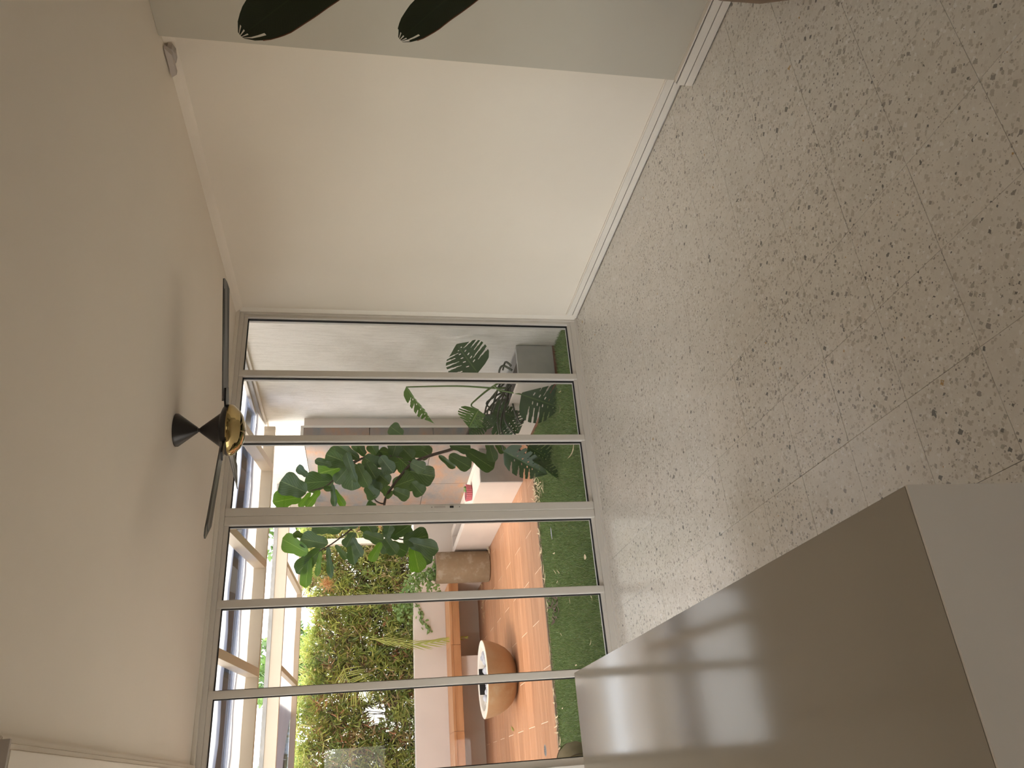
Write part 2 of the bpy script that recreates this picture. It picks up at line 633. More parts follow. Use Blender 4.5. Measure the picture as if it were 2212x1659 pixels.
def smooth_path(pts, sub=5):
    pts = [Vector(p) for p in pts]
    out = []
    for i in range(len(pts) - 1):
        p0, p1, p2, p3 = pts[max(i - 1, 0)], pts[i], pts[i + 1], pts[min(i + 2, len(pts) - 1)]
        for k in range(sub):
            t = k / sub
            out.append(0.5 * ((2 * p1) + (p2 - p0) * t + (2 * p0 - 5 * p1 + 4 * p2 - p3) * t * t + (3 * p1 - p0 - 3 * p2 + p3) * t ** 3))
    out.append(pts[-1])
    return out


def tube(name, pts, r0, mat, parent=None, r1=None, seg=8, sub=5):
    pp = smooth_path(pts, sub)
    n = len(pp)
    rr = [r0 + ((r1 if r1 is not None else r0) - r0) * i / (n - 1) for i in range(n)]
    vsx, fs = tube_data(pp, rr, seg)
    return pymesh(name, vsx, fs, mat, parent, smooth=True)


# ================================================================== the room
R = 3.183        # right wall
RN = 3.088       # the thicker near part of the right wall
YJ = 2.580       # where it steps
YW = 4.99        # inner face of the glazing
ZC = 2.545       # ceiling
XL, YB = -2.5, -3.0

# ---- floor with its terrazzo tiles
fl = box('floor', XL, R + 0.1, YB, YW + 0.10, -0.20, -0.016, M['grout'])
tag(fl, 'pale speckled terrazzo tile floor of the room', 'floor', kind='structure')
P = 0.32
G = 0.0006
tx0, ty0 = 0.927 - 4 * P, 2.183 - 6 * P
tile_me = None
ny = 15
for ix in range(0, 12):
    for iy in range(0, ny):
        x0, y0 = tx0 + ix * P, ty0 + iy * P
        x1, y1 = min(x0 + P, R), min(y0 + P, YW - 0.005)
        if x1 - x0 < 0.02 or y1 - y0 < 0.02:
            continue
        full = (x1 - x0 > P - 1e-6) and (y1 - y0 > P - 1e-6)
        if full and tile_me is not None:
            o = link('tile', tile_me, None, fl)
        else:
            bm = bmesh.new()
            add_box(bm, G, x1 - x0 - G, G, y1 - y0 - G, -0.0156, 0.0)
            es = [e for e in bm.edges if all(v.co.z > -0.001 for v in e.verts)]
            bmesh.ops.bevel(bm, geom=es, offset=0.0005, segments=1, affect='EDGES')
            o = bm_obj('tile', bm, M['terrazzo'], fl)
            if full:
                tile_me = o.data
        o.location = (x0, y0, random.uniform(-0.0003, 0.0003))
# the rest of the floor, behind the camera
bm = bmesh.new()
y = ty0 + P * 0
for iy in range(-20, ny):
    for ix in range(-12, 12):
        x0, y0 = tx0 + ix * P, ty0 + iy * P
        if ix >= 0 and iy >= 0:
            continue
        x1, y1 = min(x0 + P, R), min(y0 + P, YW - 0.005)
        x0, y0 = max(x0, XL), max(y0, YB)
        if x1 - x0 < 0.02 or y1 - y0 < 0.02:
            continue
        add_box(bm, x0 + G, x1 - G, y0 + G, y1 - G, -0.0156, 0.0)
o = bm_obj('tile_field', bm, M['terrazzo'], fl)
o['kind'] = 'stuff'

# ---- walls and ceiling
o = box('wall_right', R, R + 0.15, YJ - 0.2, YW + 0.01, -0.02, ZC, M['wall'])
tag(o, 'long plain white wall on the right between window and step', 'wall', kind='structure')
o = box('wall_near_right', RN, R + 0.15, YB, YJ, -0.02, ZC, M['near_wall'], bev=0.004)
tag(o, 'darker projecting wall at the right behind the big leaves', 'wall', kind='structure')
o = box('ceiling', XL, R + 0.15, YB, YW + 0.12, ZC, ZC + 0.2, M['ceiling'])
tag(o, 'plain white ceiling carrying the black ceiling fan', 'ceiling', kind='structure')
o = prism('trim_cove', [(R, ZC), (R - 0.045, ZC), (R - 0.030, ZC - 0.012), (R - 0.012, ZC - 0.028), (R, ZC - 0.045)], 'Y', YJ, YW - 0.02, M['ceiling'])
tag(o, 'rough plaster cove where right wall meets ceiling', 'trim', kind='structure')


def board(name, label, xw, y0, y1, th=0.014):
    root = thing(name, label, 'baseboard', (xw, (y0 + y1) / 2, 0), kind='structure')
    box('backing', xw - th + 0.008, xw, y0 + 0.002, y1 - 0.002, 0.001, 0.086, M['seam'], root)
    box('lower_board', xw - th, xw - 0.003, y0, y1, 0.0055, 0.0430, M['trim'], root, bev=0.001)
    box('upper_board', xw - th, xw - 0.003, y0, y1, 0.0472, 0.0860, M['trim'], root, bev=0.001)
    box('caulk', xw - th * 0.7, xw, y0, y1, 0.0862, 0.094, M['wall'], root, bev=0.001)


board('baseboard_right', 'white two-strip skirting along the long right wall', R, YJ + 0.002, 4.93)
board('baseboard_near_right', 'white skirting with open groove on the projecting wall', RN, YB + 0.01, YJ - 0.012, 0.045)
# left wall and rear wall, each with an opening added to let daylight in
o = bm = bmesh.new()
LY0, LY1, LZ0, LZ1 = 2.75, 4.94, 0.02, 2.48
add_box(bm, XL - 0.15, XL, YB, LY0, -0.02, ZC)
add_box(bm, XL - 0.15, XL, LY1, YW + 0.1, -0.02, ZC)
add_box(bm, XL - 0.15, XL, LY0, LY1, LZ1, ZC)
add_box(bm, XL - 0.15, XL, LY0, LY1, -0.02, LZ0)
o = bm_obj('wall_left', bm, M['wall'])
tag(o, 'white wall on the left side of the room', 'wall', kind='structure')
bm = bmesh.new()
WX0, WX1, WZ0, WZ1 = -1.1, 0.64, 1.30, 2.20
add_box(bm, XL - 0.15, R + 0.15, YB - 0.15, YB, -0.02, WZ0)
add_box(bm, XL - 0.15, R + 0.15, YB - 0.15, YB, WZ1, ZC)
add_box(bm, XL - 0.15, WX0, YB - 0.15, YB, WZ0, WZ1)
add_box(bm, WX1, R + 0.15, YB - 0.15, YB, WZ0, WZ1)
o = bm_obj('wall_back', bm, M['wall'])
tag(o, 'white wall behind the viewer with an added high window', 'wall', kind='structure')
# wall and boxed jamb left of the glazing
o = box('wall_front', XL, -0.03, YW - 0.02, YW + 0.12, -0.02, ZC, M['wall'])
tag(o, 'wall left of the glazed sliding doors', 'wall', kind='structure')
# lowered ceiling strip on the left with a stepped edge
sf = thing('trim_soffit', 'lowered ceiling strip with a stepped edge at upper left', 'soffit', (-0.8, 3.6, 2.5), kind='structure')
box('soffit_board', XL, 0.165, 2.382, YW - 0.03, 2.496, ZC, M['ceiling'], sf, bev=0.002)
box('soffit_moulding', 0.165, 0.182, 2.382, YW - 0.03, 2.508, ZC, M['ceiling'], sf, bev=0.003)
box('soffit_moulding', 0.182, 0.200, 2.382, YW - 0.03, 2.522, ZC, M['ceiling'], sf, bev=0.003)
box('soffit_end_shade', XL, 0.190, 2.370, 2.382, 2.498, ZC, M['plastic'], sf, bev=0.001)  # grey strip puts the shade of the end face into its colour
# timber packing above the frame
o = box('trim_head', 0.2, R, YW - 0.035, YW + 0.02, 2.522, ZC, M['trim'], bev=0.003)
tag(o, 'thin white timber strip between ceiling and window head', 'trim', kind='structure')
# vertical plaster reveal beside the frame
o = prism('trim_reveal', [(R + 0.01, YW - 0.05), (R - 0.005, YW - 0.028), (R - 0.018, YW - 0.012), (R - 0.018, YW + 0.02), (R + 0.01, YW + 0.02)], 'Z', 0.0, 2.522, M['trim'])
tag(o, 'moulded white strip between right wall and window frame', 'trim', kind='structure')

# ================================================================== the glazing
win = thing('window_1', 'wide grey aluminium sliding glass doors onto the patio', 'window', (1.6, YW, 0), kind='structure')
GL = [(2.687, 3.126), (2.187, 2.641), (1.676, 2.142), (1.096, 1.565), (0.580, 1.050), (0.085, 0.537)]
Z0, Z1 = 0.074, 2.467
D0, D1 = YW, YW + 0.085
YG = YW + 0.035
bm = bmesh.new()
add_box(bm, -0.03, 3.17, D0, D1, 0.012, 0.050, 0.002)
add_box(bm, 0.02, 3.16, D0 + 0.010, D1, 0.050, Z0, 0.002)
bm_obj('sill', bm, M['alu'], win)
box('sill_lip', -0.03, 3.17, D0 - 0.022, D1 + 0.02, -0.004, 0.014, M['alu'], win, bev=0.002)
bm = bmesh.new()
add_box(bm, -0.03, 3.17, D0 - 0.006, D1, Z1 + 0.026, 2.522, 0.002)
add_box(bm, 0.02, 3.16, D0 + 0.008, D1, Z1, Z1 + 0.026, 0.002)
bm_obj('head', bm, M['alu'], win)
bm = bmesh.new()
add_box(bm, 3.126, 3.150, D0 + 0.004, D1, 0.05, 2.50, 0.002)
add_box(bm, 3.150, 3.180, D0 - 0.008, D1, 0.012, 2.52, 0.002)
bm_obj('jamb', bm, M['alu'], win)
bm = bmesh.new()
add_box(bm, 0.045, 0.085, D0 + 0.004, D1, 0.05, 2.50, 0.002)
add_box(bm, -0.03, 0.045, D0 - 0.02, D1, 0.012, 2.52, 0.002)
bm_obj('jamb', bm, M['alu'], win)
for (a, b_) in ((2.641, 2.687), (2.142, 2.187), (1.050, 1.096), (0.537, 0.580)):
    box('mullion', a, b_, D0 - 0.003, D1, 0.052, 2.492, M['alu'], win, bev=0.003)
ms = box('meeting_stile', 1.565, 1.622, D0 - 0.004, D1, 0.052, 2.492, M['alu'], win, bev=0.003)
ms2 = box('meeting_stile', 1.6225, 1.676, D0 - 0.009, D1, 0.052, 2.492, M['alu'], win, bev=0.003)
# lock plate on the stile
lk = box('lock_plate', 1.640, 1.668, D0 - 0.0125, D0 - 0.009, 0.975, 1.190, M['plastic'], win, bev=0.001)
lk.data.materials.clear()
lk.data.materials.append(M['alu'])
box('slot', 1.649, 1.660, D0 - 0.0140, D0 - 0.0124, 1.085, 1.160, M['plastic'], lk, bev=0.0008)
box('latch_button', 1.647, 1.661, D0 - 0.0150, D0 - 0.0124, 1.030, 1.056, M['gasket'], lk, bev=0.0008)
for zz in (0.990, 1.176):
    box('screw', 1.6515, 1.6565, D0 - 0.0138, D0 - 0.0124, zz - 0.0025, zz + 0.0025, M['gasket'], lk)
for (a, b_) in GL:
    pn = box('pane', a - 0.008, b_ + 0.008, YG, YG + 0.006, Z0 - 0.008, Z1 + 0.008, M['glass'], win)
    bm = bmesh.new()
    g = 0.0055
    for yy0, yy1 in ((YG - 0.006, YG - 0.0004), (YG + 0.0064, YG + 0.014)):
        add_box(bm, a - 0.001, a + g, yy0, yy1, Z0, Z1)
        add_box(bm, b_ - g, b_ + 0.001, yy0, yy1, Z0, Z1)
        add_box(bm, a + g, b_ - g, yy0, yy1, Z0 - 0.001, Z0 + g)
        add_box(bm, a + g, b_ - g, yy0, yy1, Z1 - g, Z1 + 0.001)
    bm_obj('gasket', bm, M['gasket'], pn)
w2 = thing('window_added_rear', 'unseen high window added for daylight behind the viewer', 'window', ((WX0 + WX1) / 2, YB - 0.07, WZ0), kind='structure')  # unseen window added for daylight from behind, sized to its glass reflection
box('pane', WX0, WX1, YB - 0.08, YB - 0.074, WZ0, WZ1, M['glass'], w2)
for xx in (WX0, (WX0 + WX1) / 2 - 0.02, WX1 - 0.04):
    box('window_frame', xx, xx + 0.04, YB - 0.10, YB - 0.05, WZ0, WZ1, M['alu'], w2)
w3 = thing('window_added_left', 'unseen glazed opening added in the left wall for daylight', 'window', (XL - 0.07, (LY0 + LY1) / 2, LZ0), kind='structure')  # unseen opening added so daylight reaches the right wall near the doors
box('pane', XL - 0.085, XL - 0.079, LY0, LY1, LZ0, LZ1, M['glass'], w3)
for yy in (LY0, (LY0 + LY1) / 2 - 0.02, LY1 - 0.04):
    box('window_frame', XL - 0.11, XL - 0.05, yy, yy + 0.04, LZ0, LZ1, M['alu'], w3)

# ================================================================== inside things
ct = thing('counter', 'long low satin counter with closed end panel at lower left', 'counter', (-0.2, 2.14, 0))
CX0, CX1, CY0, CY1, CZ = -0.80, 0.365, 1.033, 3.247, 0.765
box('top', CX0, CX1, CY0 + 0.0035, CY1, CZ - 0.02, CZ, M['counter'], ct, bev=0.0015)
prism('end_panel', [(CY0, 0.0), (CY0 + 0.03, 0.0), (CY0 + 0.03, CZ - 0.0205), (CY0 + 0.0032, CZ - 0.0205), (CY0 + 0.0032, CZ), (CY0 + 0.0012, CZ), (CY0, CZ - 0.0012)], 'X', CX0, CX1, M['counter_side'], ct)
box('end_panel', CX0 + 0.001, CX1 - 0.001, CY1 - 0.03, CY1 - 0.001, 0.0, CZ - 0.0205, M['counter_side'], ct, bev=0.001)
box('side_panel', CX1 - 0.03, CX1 - 0.001, CY0 + 0.031, CY1 - 0.031, 0.0, CZ - 0.0205, M['counter_side'], ct, bev=0.001)
box('side_panel', CX0 + 0.001, CX0 + 0.03, CY0 + 0.031, CY1 - 0.031, 0.0, CZ - 0.0205, M['counter_side'], ct, bev=0.001)

# ---- ceiling fan
FX, FY = 1.675, 3.755
fan = thing('ceiling_fan', 'black double-cone ceiling fan with three dark blades and brass cap', 'fan', (FX, FY, ZC))
tl = Matrix.Rotation(math.radians(-3.0), 3, Vector((-0.62, -0.78, 0)).cross(Vector((0, 0, 1))))
fc = (FX, FY, 0)
lathe('canopy', [(0.0, ZC - 0.0005), (0.083, ZC - 0.0005), (0.083, ZC - 0.012), (0.014, 2.440), (0.0, 2.440)], fc, M['black'], fan)
lathe('downrod', [(0.0, 2.445), (0.010, 2.445), (0.010, 2.422), (0.0, 2.422)], fc, M['black'], fan, seg=16)
lathe('motor_cone', [(0.0, 2.428), (0.014, 2.428), (0.086, 2.332), (0.086, 2.326), (0.0, 2.326)], fc, M['black'], fan)
hub = lathe('motor_housing', [(0.0, 2.327), (0.094, 2.327), (0.118, 2.316), (0.130, 2.300), (0.130, 2.288), (0.0, 2.288)], fc, M['black'], fan)
cap = lathe('brass_cap', [(0.0, 2.289), (0.131, 2.289), (0.132, 2.283), (0.126, 2.268), (0.107, 2.249), (0.100, 2.244), (0.098, 2.240), (0.076, 2.227), (0.042, 2.216), (0.0, 2.211)], fc, M['brass'], fan, seg=56)
cap['label'] = 'polished brass domed cap'
RB = 0.76
for k in range(3):
    th = math.radians(-30 + 120 * k)
    er = Vector((math.cos(th), math.sin(th), 0))
    et = Vector((-math.sin(th), math.cos(th), 0))
    ez = Vector((0, 0, 1))
    pit = math.radians(-4)
    ew = et * math.cos(pit) + ez * math.sin(pit)
    en = er.cross(ew)
    base = Vector((FX, FY, 2.306))
    lift = {0: -0.004, 1: 0.040, 2: -0.040}[k]
    # outline: straight sides, one chamfered corner at the tip
    out = [(0.150, -0.040), (0.165, -0.056), (RB - 0.12, -0.062), (RB, -0.020), (RB + 0.004, 0.000), (RB - 0.010, 0.030), (RB - 0.045, 0.056), (0.165, 0.052), (0.150, 0.036)]
    vsx = []
    n = len(out)
    for h in (0.0, 0.006):
        for r_, s in out:
            camber = 0.010 * (1 - (s / 0.06) ** 2)
            vsx.append(base + er * r_ + ew * s + en * (h + camber) + ez * lift * (r_ / RB))
    fs = [list(range(n))[::-1], list(range(n, 2 * n))] + [[i, (i + 1) % n, n + (i + 1) % n, n + i] for i in range(n)]
    bl = pymesh('blade', vsx, fs, M['blade'], fan)
    # a stiffening ridge along the underside and the arm
    vsx, fs = [], []
    for r_ in (0.155, RB - 0.05):
        for s, h in ((-0.030, 0.004), (-0.022, -0.004), (0.018, -0.004), (0.026, 0.004)):
            camber = 0.010 * (1 - (s / 0.06) ** 2)
            vsx.append(base + er * r_ + ew * s + en * (h + camber - 0.001) + ez * lift * (r_ / RB))
    fs = [[0, 1, 2, 3], [7, 6, 5, 4]] + [[i, (i + 1) % 4, 4 + (i + 1) % 4, 4 + i] for i in range(4)]
    pymesh('stiffener', vsx, fs, M['blade'], bl)
    vsx, fs = [], []
    for r_, hw in ((0.105, 0.018), (0.150, 0.030), (0.215, 0.026)):
        for s, h in ((-hw, -0.006), (hw, -0.006), (hw, 0.004), (-hw, 0.004)):
            vsx.append(base + er * r_ + (ew if r_ > 0.12 else (et + ew).normalized()) * s + en * h + ez * lift * (r_ / RB))
    for q in range(2):
        fs += [[q * 4 + i, q * 4 + (i + 1) % 4, q * 4 + 4 + (i + 1) % 4, q * 4 + 4 + i] for i in range(4)]
    fs += [[0, 1, 2, 3][::-1], [8, 9, 10, 11]]
    arm = pymesh('blade_arm', vsx, fs, M['black'], bl)

# ---- small grey fitting high in the corner of the step
ft = thing('corner_fitting', 'small grey plastic fitting high in the corner by the ceiling', 'fitting', (3.07, 2.70, 2.50))
prism('cover', [(2.665, 2.530), (2.675, 2.512), (2.700, 2.502), (2.750, 2.506), (2.765, 2.518), (2.700, 2.538)], 'X', 3.125, 3.160, M['plastic'], ft)
prism('bracket', [(2.650, 2.538), (2.690, 2.512), (2.800, 2.512), (2.820, 2.538)], 'X', 3.100, 3.125, M['plastic'], ft)


# ---- leaves in general
def leaf_grid(base, tip, width, normal, prof, nt=12, ns=4, droop=0.0, fold=0.15, wave=0.0, wfreq=3.0, cut=None, shift=0.0, seed=0):
    base, tip = Vector(base), Vector(tip)
    ax = tip - base
    L = ax.length
    ax.normalize()
    nrm = Vector(normal)
    nrm = (nrm - ax * nrm.dot(ax)).normalized()
    side = ax.cross(nrm)
    rnd = random.Random(seed)
    ph = rnd.uniform(0, 6)
    vsx, uvs, fs = [], [], []
    cols = 2 * ns + 1
    for i in range(nt + 1):
        t = i / nt
        wd = np.interp(t, [p[0] for p in prof], [p[1] for p in prof]) * width * 0.5
        for j in range(cols):
            s = (j - ns) / ns
            tt = t - shift * abs(s) * math.sin(math.pi * min(1, t * 1.0 + 0.15))
            p = base + ax * (tt * L) + side * (s * wd)
            h = -droop * L * t * t + fold * wd * abs(s) + wave * L * math.sin(wfreq * 6.283 * t + ph + (2.2 if s > 0 else 0)) * abs(s) ** 1.5
            vsx.append(p + nrm * h)
            uvs.append((0.5 + 0.5 * s, t))
    for i in range(nt):
        for j in range(cols - 1):
            if cut and cut((i + 0.5) / nt, ((j + 0.5) - ns) / ns):
                continue
            a = i * cols + j
            fs.append([a, a + 1, a + cols + 1, a + cols])
    return vsx, fs, uvs


FIG = [(0, 0.10), (0.05, 0.40), (0.16, 0.66), (0.32, 0.70), (0.44, 0.70), (0.58, 0.88), (0.72, 1.0), (0.84, 0.95), (0.93, 0.72), (0.98, 0.42), (1, 0.12)]
HEART = [(0, 0.50), (0.05, 0.78), (0.15, 0.96), (0.3, 1.0), (0.5, 0.94), (0.7, 0.74), (0.85, 0.46), (0.95, 0.18), (1, 0.02)]
BANANA = [(0, 0.08), (0.06, 0.42), (0.2, 0.82), (0.4, 1.0), (0.6, 0.98), (0.78, 0.86), (0.9, 0.62), (0.97, 0.36), (1, 0.14)]


def toward_camera(p, jx=0.0, jz=0.0):
    d = (CAM - Vector(p)).normalized()
    return (d + RGT * jx + UPV * jz).normalized()


# ---- the large-leaved house plant at the right edge
pl = thing('potted_banana_plant', 'dark broad-leaved plant in a brown pot at the right edge', 'plant', (2.70, 1.64, 0))
lathe('pot', [(0.0, 0.0), (0.135, 0.0), (0.150, 0.010), (0.172, 0.12), (0.176, 0.28), (0.168, 0.30), (0.155, 0.30), (0.150, 0.26), (0.0, 0.26)], (2.70, 1.64, 0.0), M['brown_pot'], pl)
lathe('soil', [(0.0, 0.262), (0.151, 0.262), (0.151, 0.25), (0.0, 0.25)], (2.70, 1.64, 0.0), M['soil'], pl)


def banana_leaf(base, tip, width, stem_from, jx, jz, seed, droop=0.06, torn=True):
    nrm = toward_camera(base, jx, jz)
    cut = (lambda t, s: torn and ((t > 0.965 and int((s + 1) * 7 + seed) % 3 == 0) or (t > 0.90 and -0.72 < s < -0.57)))
    v, f, u = leaf_grid(base, tip, width, nrm, BANANA, 26, 7, droop, 0.12, 0.010, 2.0, cut, 0.03, seed)
    lf = pymesh('leaf', v, f, M['banana'], pl, True, u)
    # brownish dried margin along one edge
    cols = 15
    edge = [v[i * cols] for i in range(2, 25)]
    vv, ff = tube_data(edge, 0.0022, 5)
    pymesh('leaf_margin', vv, ff, M['banana_edge'], lf, True)
    b0 = Vector(base)
    mid = (Vector(stem_from) + b0) / 2 + Vector((0.03, -0.02, 0.10))
    tube('stalk', [stem_from, mid, b0, b0 + (Vector(tip) - b0) * 0.25 + nrm * 0.0], 0.012, M['stem_dark'], pl, 0.006)


t1 = on(524, 66, 'Y', 1.90)
banana_leaf((2.80, 1.86, 1.640), t1, 0.205, (2.72, 1.66, 0.25), 0.25, 0.1, 1)
t2 = on(866, 72, 'Y', 1.90)
banana_leaf((2.80, 1.84, 1.130), t2, 0.165, (2.70, 1.68, 0.25), 0.55, 0.0, 2)
banana_leaf((2.86, 1.45, 1.45), (2.80, 1.05, 1.95), 0.22, (2.68, 1.60, 0.25), 0.2, 0.2, 4, torn=False)
banana_leaf((2.86, 1.62, 1.70), (2.95, 1.50, 2.28), 0.20, (2.71, 1.63, 0.25), 0.0, 0.2, 5, torn=False)
banana_leaf((2.80, 1.35, 0.95), (2.62, 0.98, 1.30), 0.17, (2.66, 1.61, 0.25), 0.1, 0.2, 6, torn=False)

# ================================================================== the patio shell
o = box('ground', -14, 18, -16, 24, -0.40, -0.21, M['ground'])
tag(o, 'paved ground around and beyond the house', 'ground', kind='structure')
PX = 3.35      # patio side wall
DY0, DY1 = 7.03, 11.42
o = box('wall_patio_right', PX, PX + 0.2, YW + 0.02, 10.50, -0.2, 2.98, M['stucco'])
tag(o, 'rough stained white stucco wall along the patio', 'wall', kind='structure')
o = box('wall_patio_added', -3.40, -3.2, YW + 0.02, 11.62, -0.2, 2.98, M['stucco'])  # unseen wall added to cut the open sky light on the patio
tag(o, 'unseen tall white wall added to shade the patio from the left', 'wall', kind='structure')
o = box('floor_patio_slab', -3.2, PX, YW + 0.105, 12.0, -0.21, -0.03, M['grout'])
tag(o, 'slab under the patio grass and wood planks', 'floor', kind='structure')

# ---- artificial grass
o = box('turf_backing', -3.2, PX - 0.001, YW + 0.106, DY0 - 0.10, -0.029, -0.006, M['turf_base'])
tag(o, 'green backing under the artificial grass strip', 'grass', kind='stuff')
NB = 110000
bx = rng.uniform(-0.6, PX, NB)
by = rng.uniform(YW + 0.11, DY0 - 0.09, NB)
h = rng.uniform(0.014, 0.034, NB)
an = rng.uniform(0, 2 * np.pi, NB)
ln = rng.uniform(0.0, 0.022, NB)
la = rng.uniform(0, 2 * np.pi, NB)
wd = rng.uniform(0.0012, 0.0028, NB)
v = np.zeros((NB, 3, 3))
v[:, 0] = np.stack([bx - wd * np.cos(an), by - wd * np.sin(an), np.full(NB, -0.008)], 1)
v[:, 1] = np.stack([bx + wd * np.cos(an), by + wd * np.sin(an), np.full(NB, -0.008)], 1)
v[:, 2] = np.stack([bx + ln * np.cos(la), by + ln * np.sin(la), h - 0.008], 1)


def np_tris(name, v, cols, mat, parent=None):
    n = v.shape[0]
    k = v.shape[1]
    me = bpy.data.meshes.new(name)
    me.vertices.add(n * k)
    me.vertices.foreach_set('co', v.reshape(-1).astype(np.float32))
    if k == 3:
        me.loops.add(n * 3)
        me.polygons.add(n)
        me.loops.foreach_set('vertex_index', np.arange(n * 3, dtype=np.int32))
        me.polygons.foreach_set('loop_start', np.arange(0, n * 3, 3, dtype=np.int32))
        me.polygons.foreach_set('loop_total', np.full(n, 3, dtype=np.int32))
    else:
        me.loops.add(n * 4)
        me.polygons.add(n)
        me.loops.foreach_set('vertex_index', np.arange(n * 4, dtype=np.int32))
        me.polygons.foreach_set('loop_start', np.arange(0, n * 4, 4, dtype=np.int32))
        me.polygons.foreach_set('loop_total', np.full(n, 4, dtype=np.int32))
    me.update()
    at = me.color_attributes.new('col', 'FLOAT_COLOR', 'POINT')
    c = np.ones((n, k, 4), dtype=np.float32)
    c[:, :, :3] = cols[:, None, :]
    at.data.foreach_set('color', c.reshape(-1))
    me.validate()
    return link(name, me, mat, parent)


pal = np.array([(0.20, 0.29, 0.09), (0.24, 0.33, 0.11), (0.28, 0.36, 0.14), (0.16, 0.23, 0.075), (0.40, 0.37, 0.19)])
cc = pal[rng.choice(5, NB, p=[0.32, 0.3, 0.2, 0.13, 0.05])] * rng.uniform(0.8, 1.2, (NB, 1))
o = np_tris('artificial_grass', v, cc, M['turf'])
tag(o, 'green artificial grass strip outside the glass doors', 'grass', kind='stuff')

# ---- border strip and wood-look plank floor
o = box('trim_turf_edge', -3.2, PX - 0.3, DY0 - 0.095, DY0 - 0.045, -0.029, -0.004, M['brown_strip'])
tag(o, 'dark brown edging strip between grass and wood planks', 'edging', kind='structure')
o = box('trim_deck_edge', -3.2, PX - 0.3, DY0 - 0.043, DY0 - 0.004, -0.029, 0.001, M['brown_strip'])
tag(o, 'thin dark edge along the first wood plank', 'edging', kind='structure')
dk = box('floor_deck', -3.2, PX, DY0, DY1, -0.029, -0.0025, M['pale_joint'])
tag(dk, 'warm brown wood-look plank floor of the patio', 'floor', kind='structure')
PW, PLN = 0.3065, 0.875
full_me = None
row = 0
yy = DY0
while yy < DY1 - 0.02:
    y1 = min(yy + PW, DY1)
    # rows alternate by half a plank; the joints fall at x = 2.18 and x = 1.74
    xo = 2.18 if row % 2 == 1 else 1.742
    k0 = -3
    for k in range(-4, 3):
        x0, x1 = xo + k * PLN, xo + (k + 1) * PLN
        x1 = min(x1, PX - 0.002)
        x0 = max(x0, -1.6)
        if x1 - x0 < 0.03:
            continue
        full = abs(x1 - x0 - PLN) < 1e-6 and abs(y1 - yy - PW) < 1e-6
        if full and full_me is not None:
            o = link('plank', full_me, None, dk)
        else:
            bm = bmesh.new()
            add_box(bm, 0.003, x1 - x0 - 0.003, 0.003, y1 - yy - 0.003, -0.0024, 0.0)
            es = [e for e in bm.edges if all(q.co.z > -0.001 for q in e.verts)]
            bmesh.ops.bevel(bm, geom=es, offset=0.0012, segments=1, affect='EDGES')
            o = bm_obj('plank', bm, M['deck'], dk)
            if full:
                full_me = o.data
        o.location = (x0, yy, 0)
    yy += PW
    row += 1

# ---- parapet, pier and bench
o = box('wall_parapet', -3.2, PX + 0.2, 11.40, 11.62, -0.2, 0.935, M['white_render'], bev=0.004)
tag(o, 'low white rendered wall behind the bench below the hedge', 'wall', kind='structure')
o = box('wall_pier', 2.50, PX, 10.46, 11.40, -0.02, 0.965, M['white_render'], bev=0.004)
tag(o, 'white rendered pier closing the corner behind the round planter', 'wall', kind='structure')
bn = thing('built_in_bench', 'wood-topped built-in bench along the low white wall', 'bench', (0.6, 11.1, 0))
for i, (xa, xb) in enumerate(((1.658, 2.498), (0.594, 1.655), (-0.47, 0.591), (-1.53, -0.473), (-2.59, -1.533))):
    box('seat_board', xa, xb, 10.765, 11.398, 0.452, 0.484, M['bench_wood'], bn, bev=0.002)
    box('front_board', xa, xb, 10.770, 10.795, 0.352, 0.4515, M['bench_wood'], bn, bev=0.002)
box('core', -3.0, 2.498, 10.80, 11.398, 0.36, 0.45, M['white_render'], bn)
for xc in (1.39, -1.1):
    box('support', xc - 0.135, xc + 0.135, 10.90, 11.398, 0.0, 0.359, M['white_render'], bn, bev=0.003)

# ---- raised white trough with its openings
tr = thing('white_trough_planter', 'long white rendered trough planter along the stone wall', 'planter', (3.02, 9.0, 0))
TX0, TX1, TY0, TY1, TZ = 2.757, 3.126, 7.51, 10.455, 0.451
box('near_wall', TX0, TX1, TY0, TY0 + 0.02, 0.0, TZ - 0.004, M['concrete'], tr, bev=0.002)  # grey colour stands in for shade on this face of the white trough
box('side_wall', TX0, TX0 + 0.10, TY0 + 0.0205, TY1 - 0.001, 0.0, TZ, M['white_render'], tr, bev=0.003)
box('side_wall', TX1 - 0.10, TX1, TY0 + 0.0205, TY1 - 0.001, 0.0, TZ, M['white_render'], tr, bev=0.003)
box('lid', TX0 + 0.1005, TX1 - 0.1005, TY0 + 0.0205, 8.90, 0.30, TZ - 0.001, M['white_render'], tr)
box('end_wall', TX0 + 0.1005, TX1 - 0.1005, TY1 - 0.10, TY1 - 0.001, 0.0, TZ, M['white_render'], tr)
box('soil', TX0 + 0.1005, TX1 - 0.1005, 8.901, TY1 - 0.101, 0.0, 0.30, M['ball'], tr)

# ---- stone cladding
st = box('wall_stone', 3.150, PX - 0.001, 7.22, 9.95, 0.0, 2.225, M['white_render'])
tag(st, 'projecting wall panel clad in rust and grey slate tiles', 'wall', kind='structure')
ZJ = [0.0, 0.32, 0.95, 1.585, 2.225]
YJs = [7.201, 8.56, 9.92]
for a in range(4):
    off = 0.0 if a % 2 == 0 else 0.0
    for b_ in range(2):
        box('slate_tile', 3.130, 3.1495, YJs[b_] + 0.003, YJs[b_ + 1] - 0.003, ZJ[a] + 0.003, ZJ[a + 1] - 0.003, M['slate'], st, bev=0.002)
    # the narrow end face that looks at the window
    box('slate_tile', 3.132, 3.236, 7.200, 7.2195, ZJ[a] + 0.003, ZJ[a + 1] - 0.003, M['slate'], st, bev=0.002)
box('corner_bead', 3.238, 3.262, 7.203, 7.2195, 0.0, 2.245, M['trim'], st, bev=0.002)
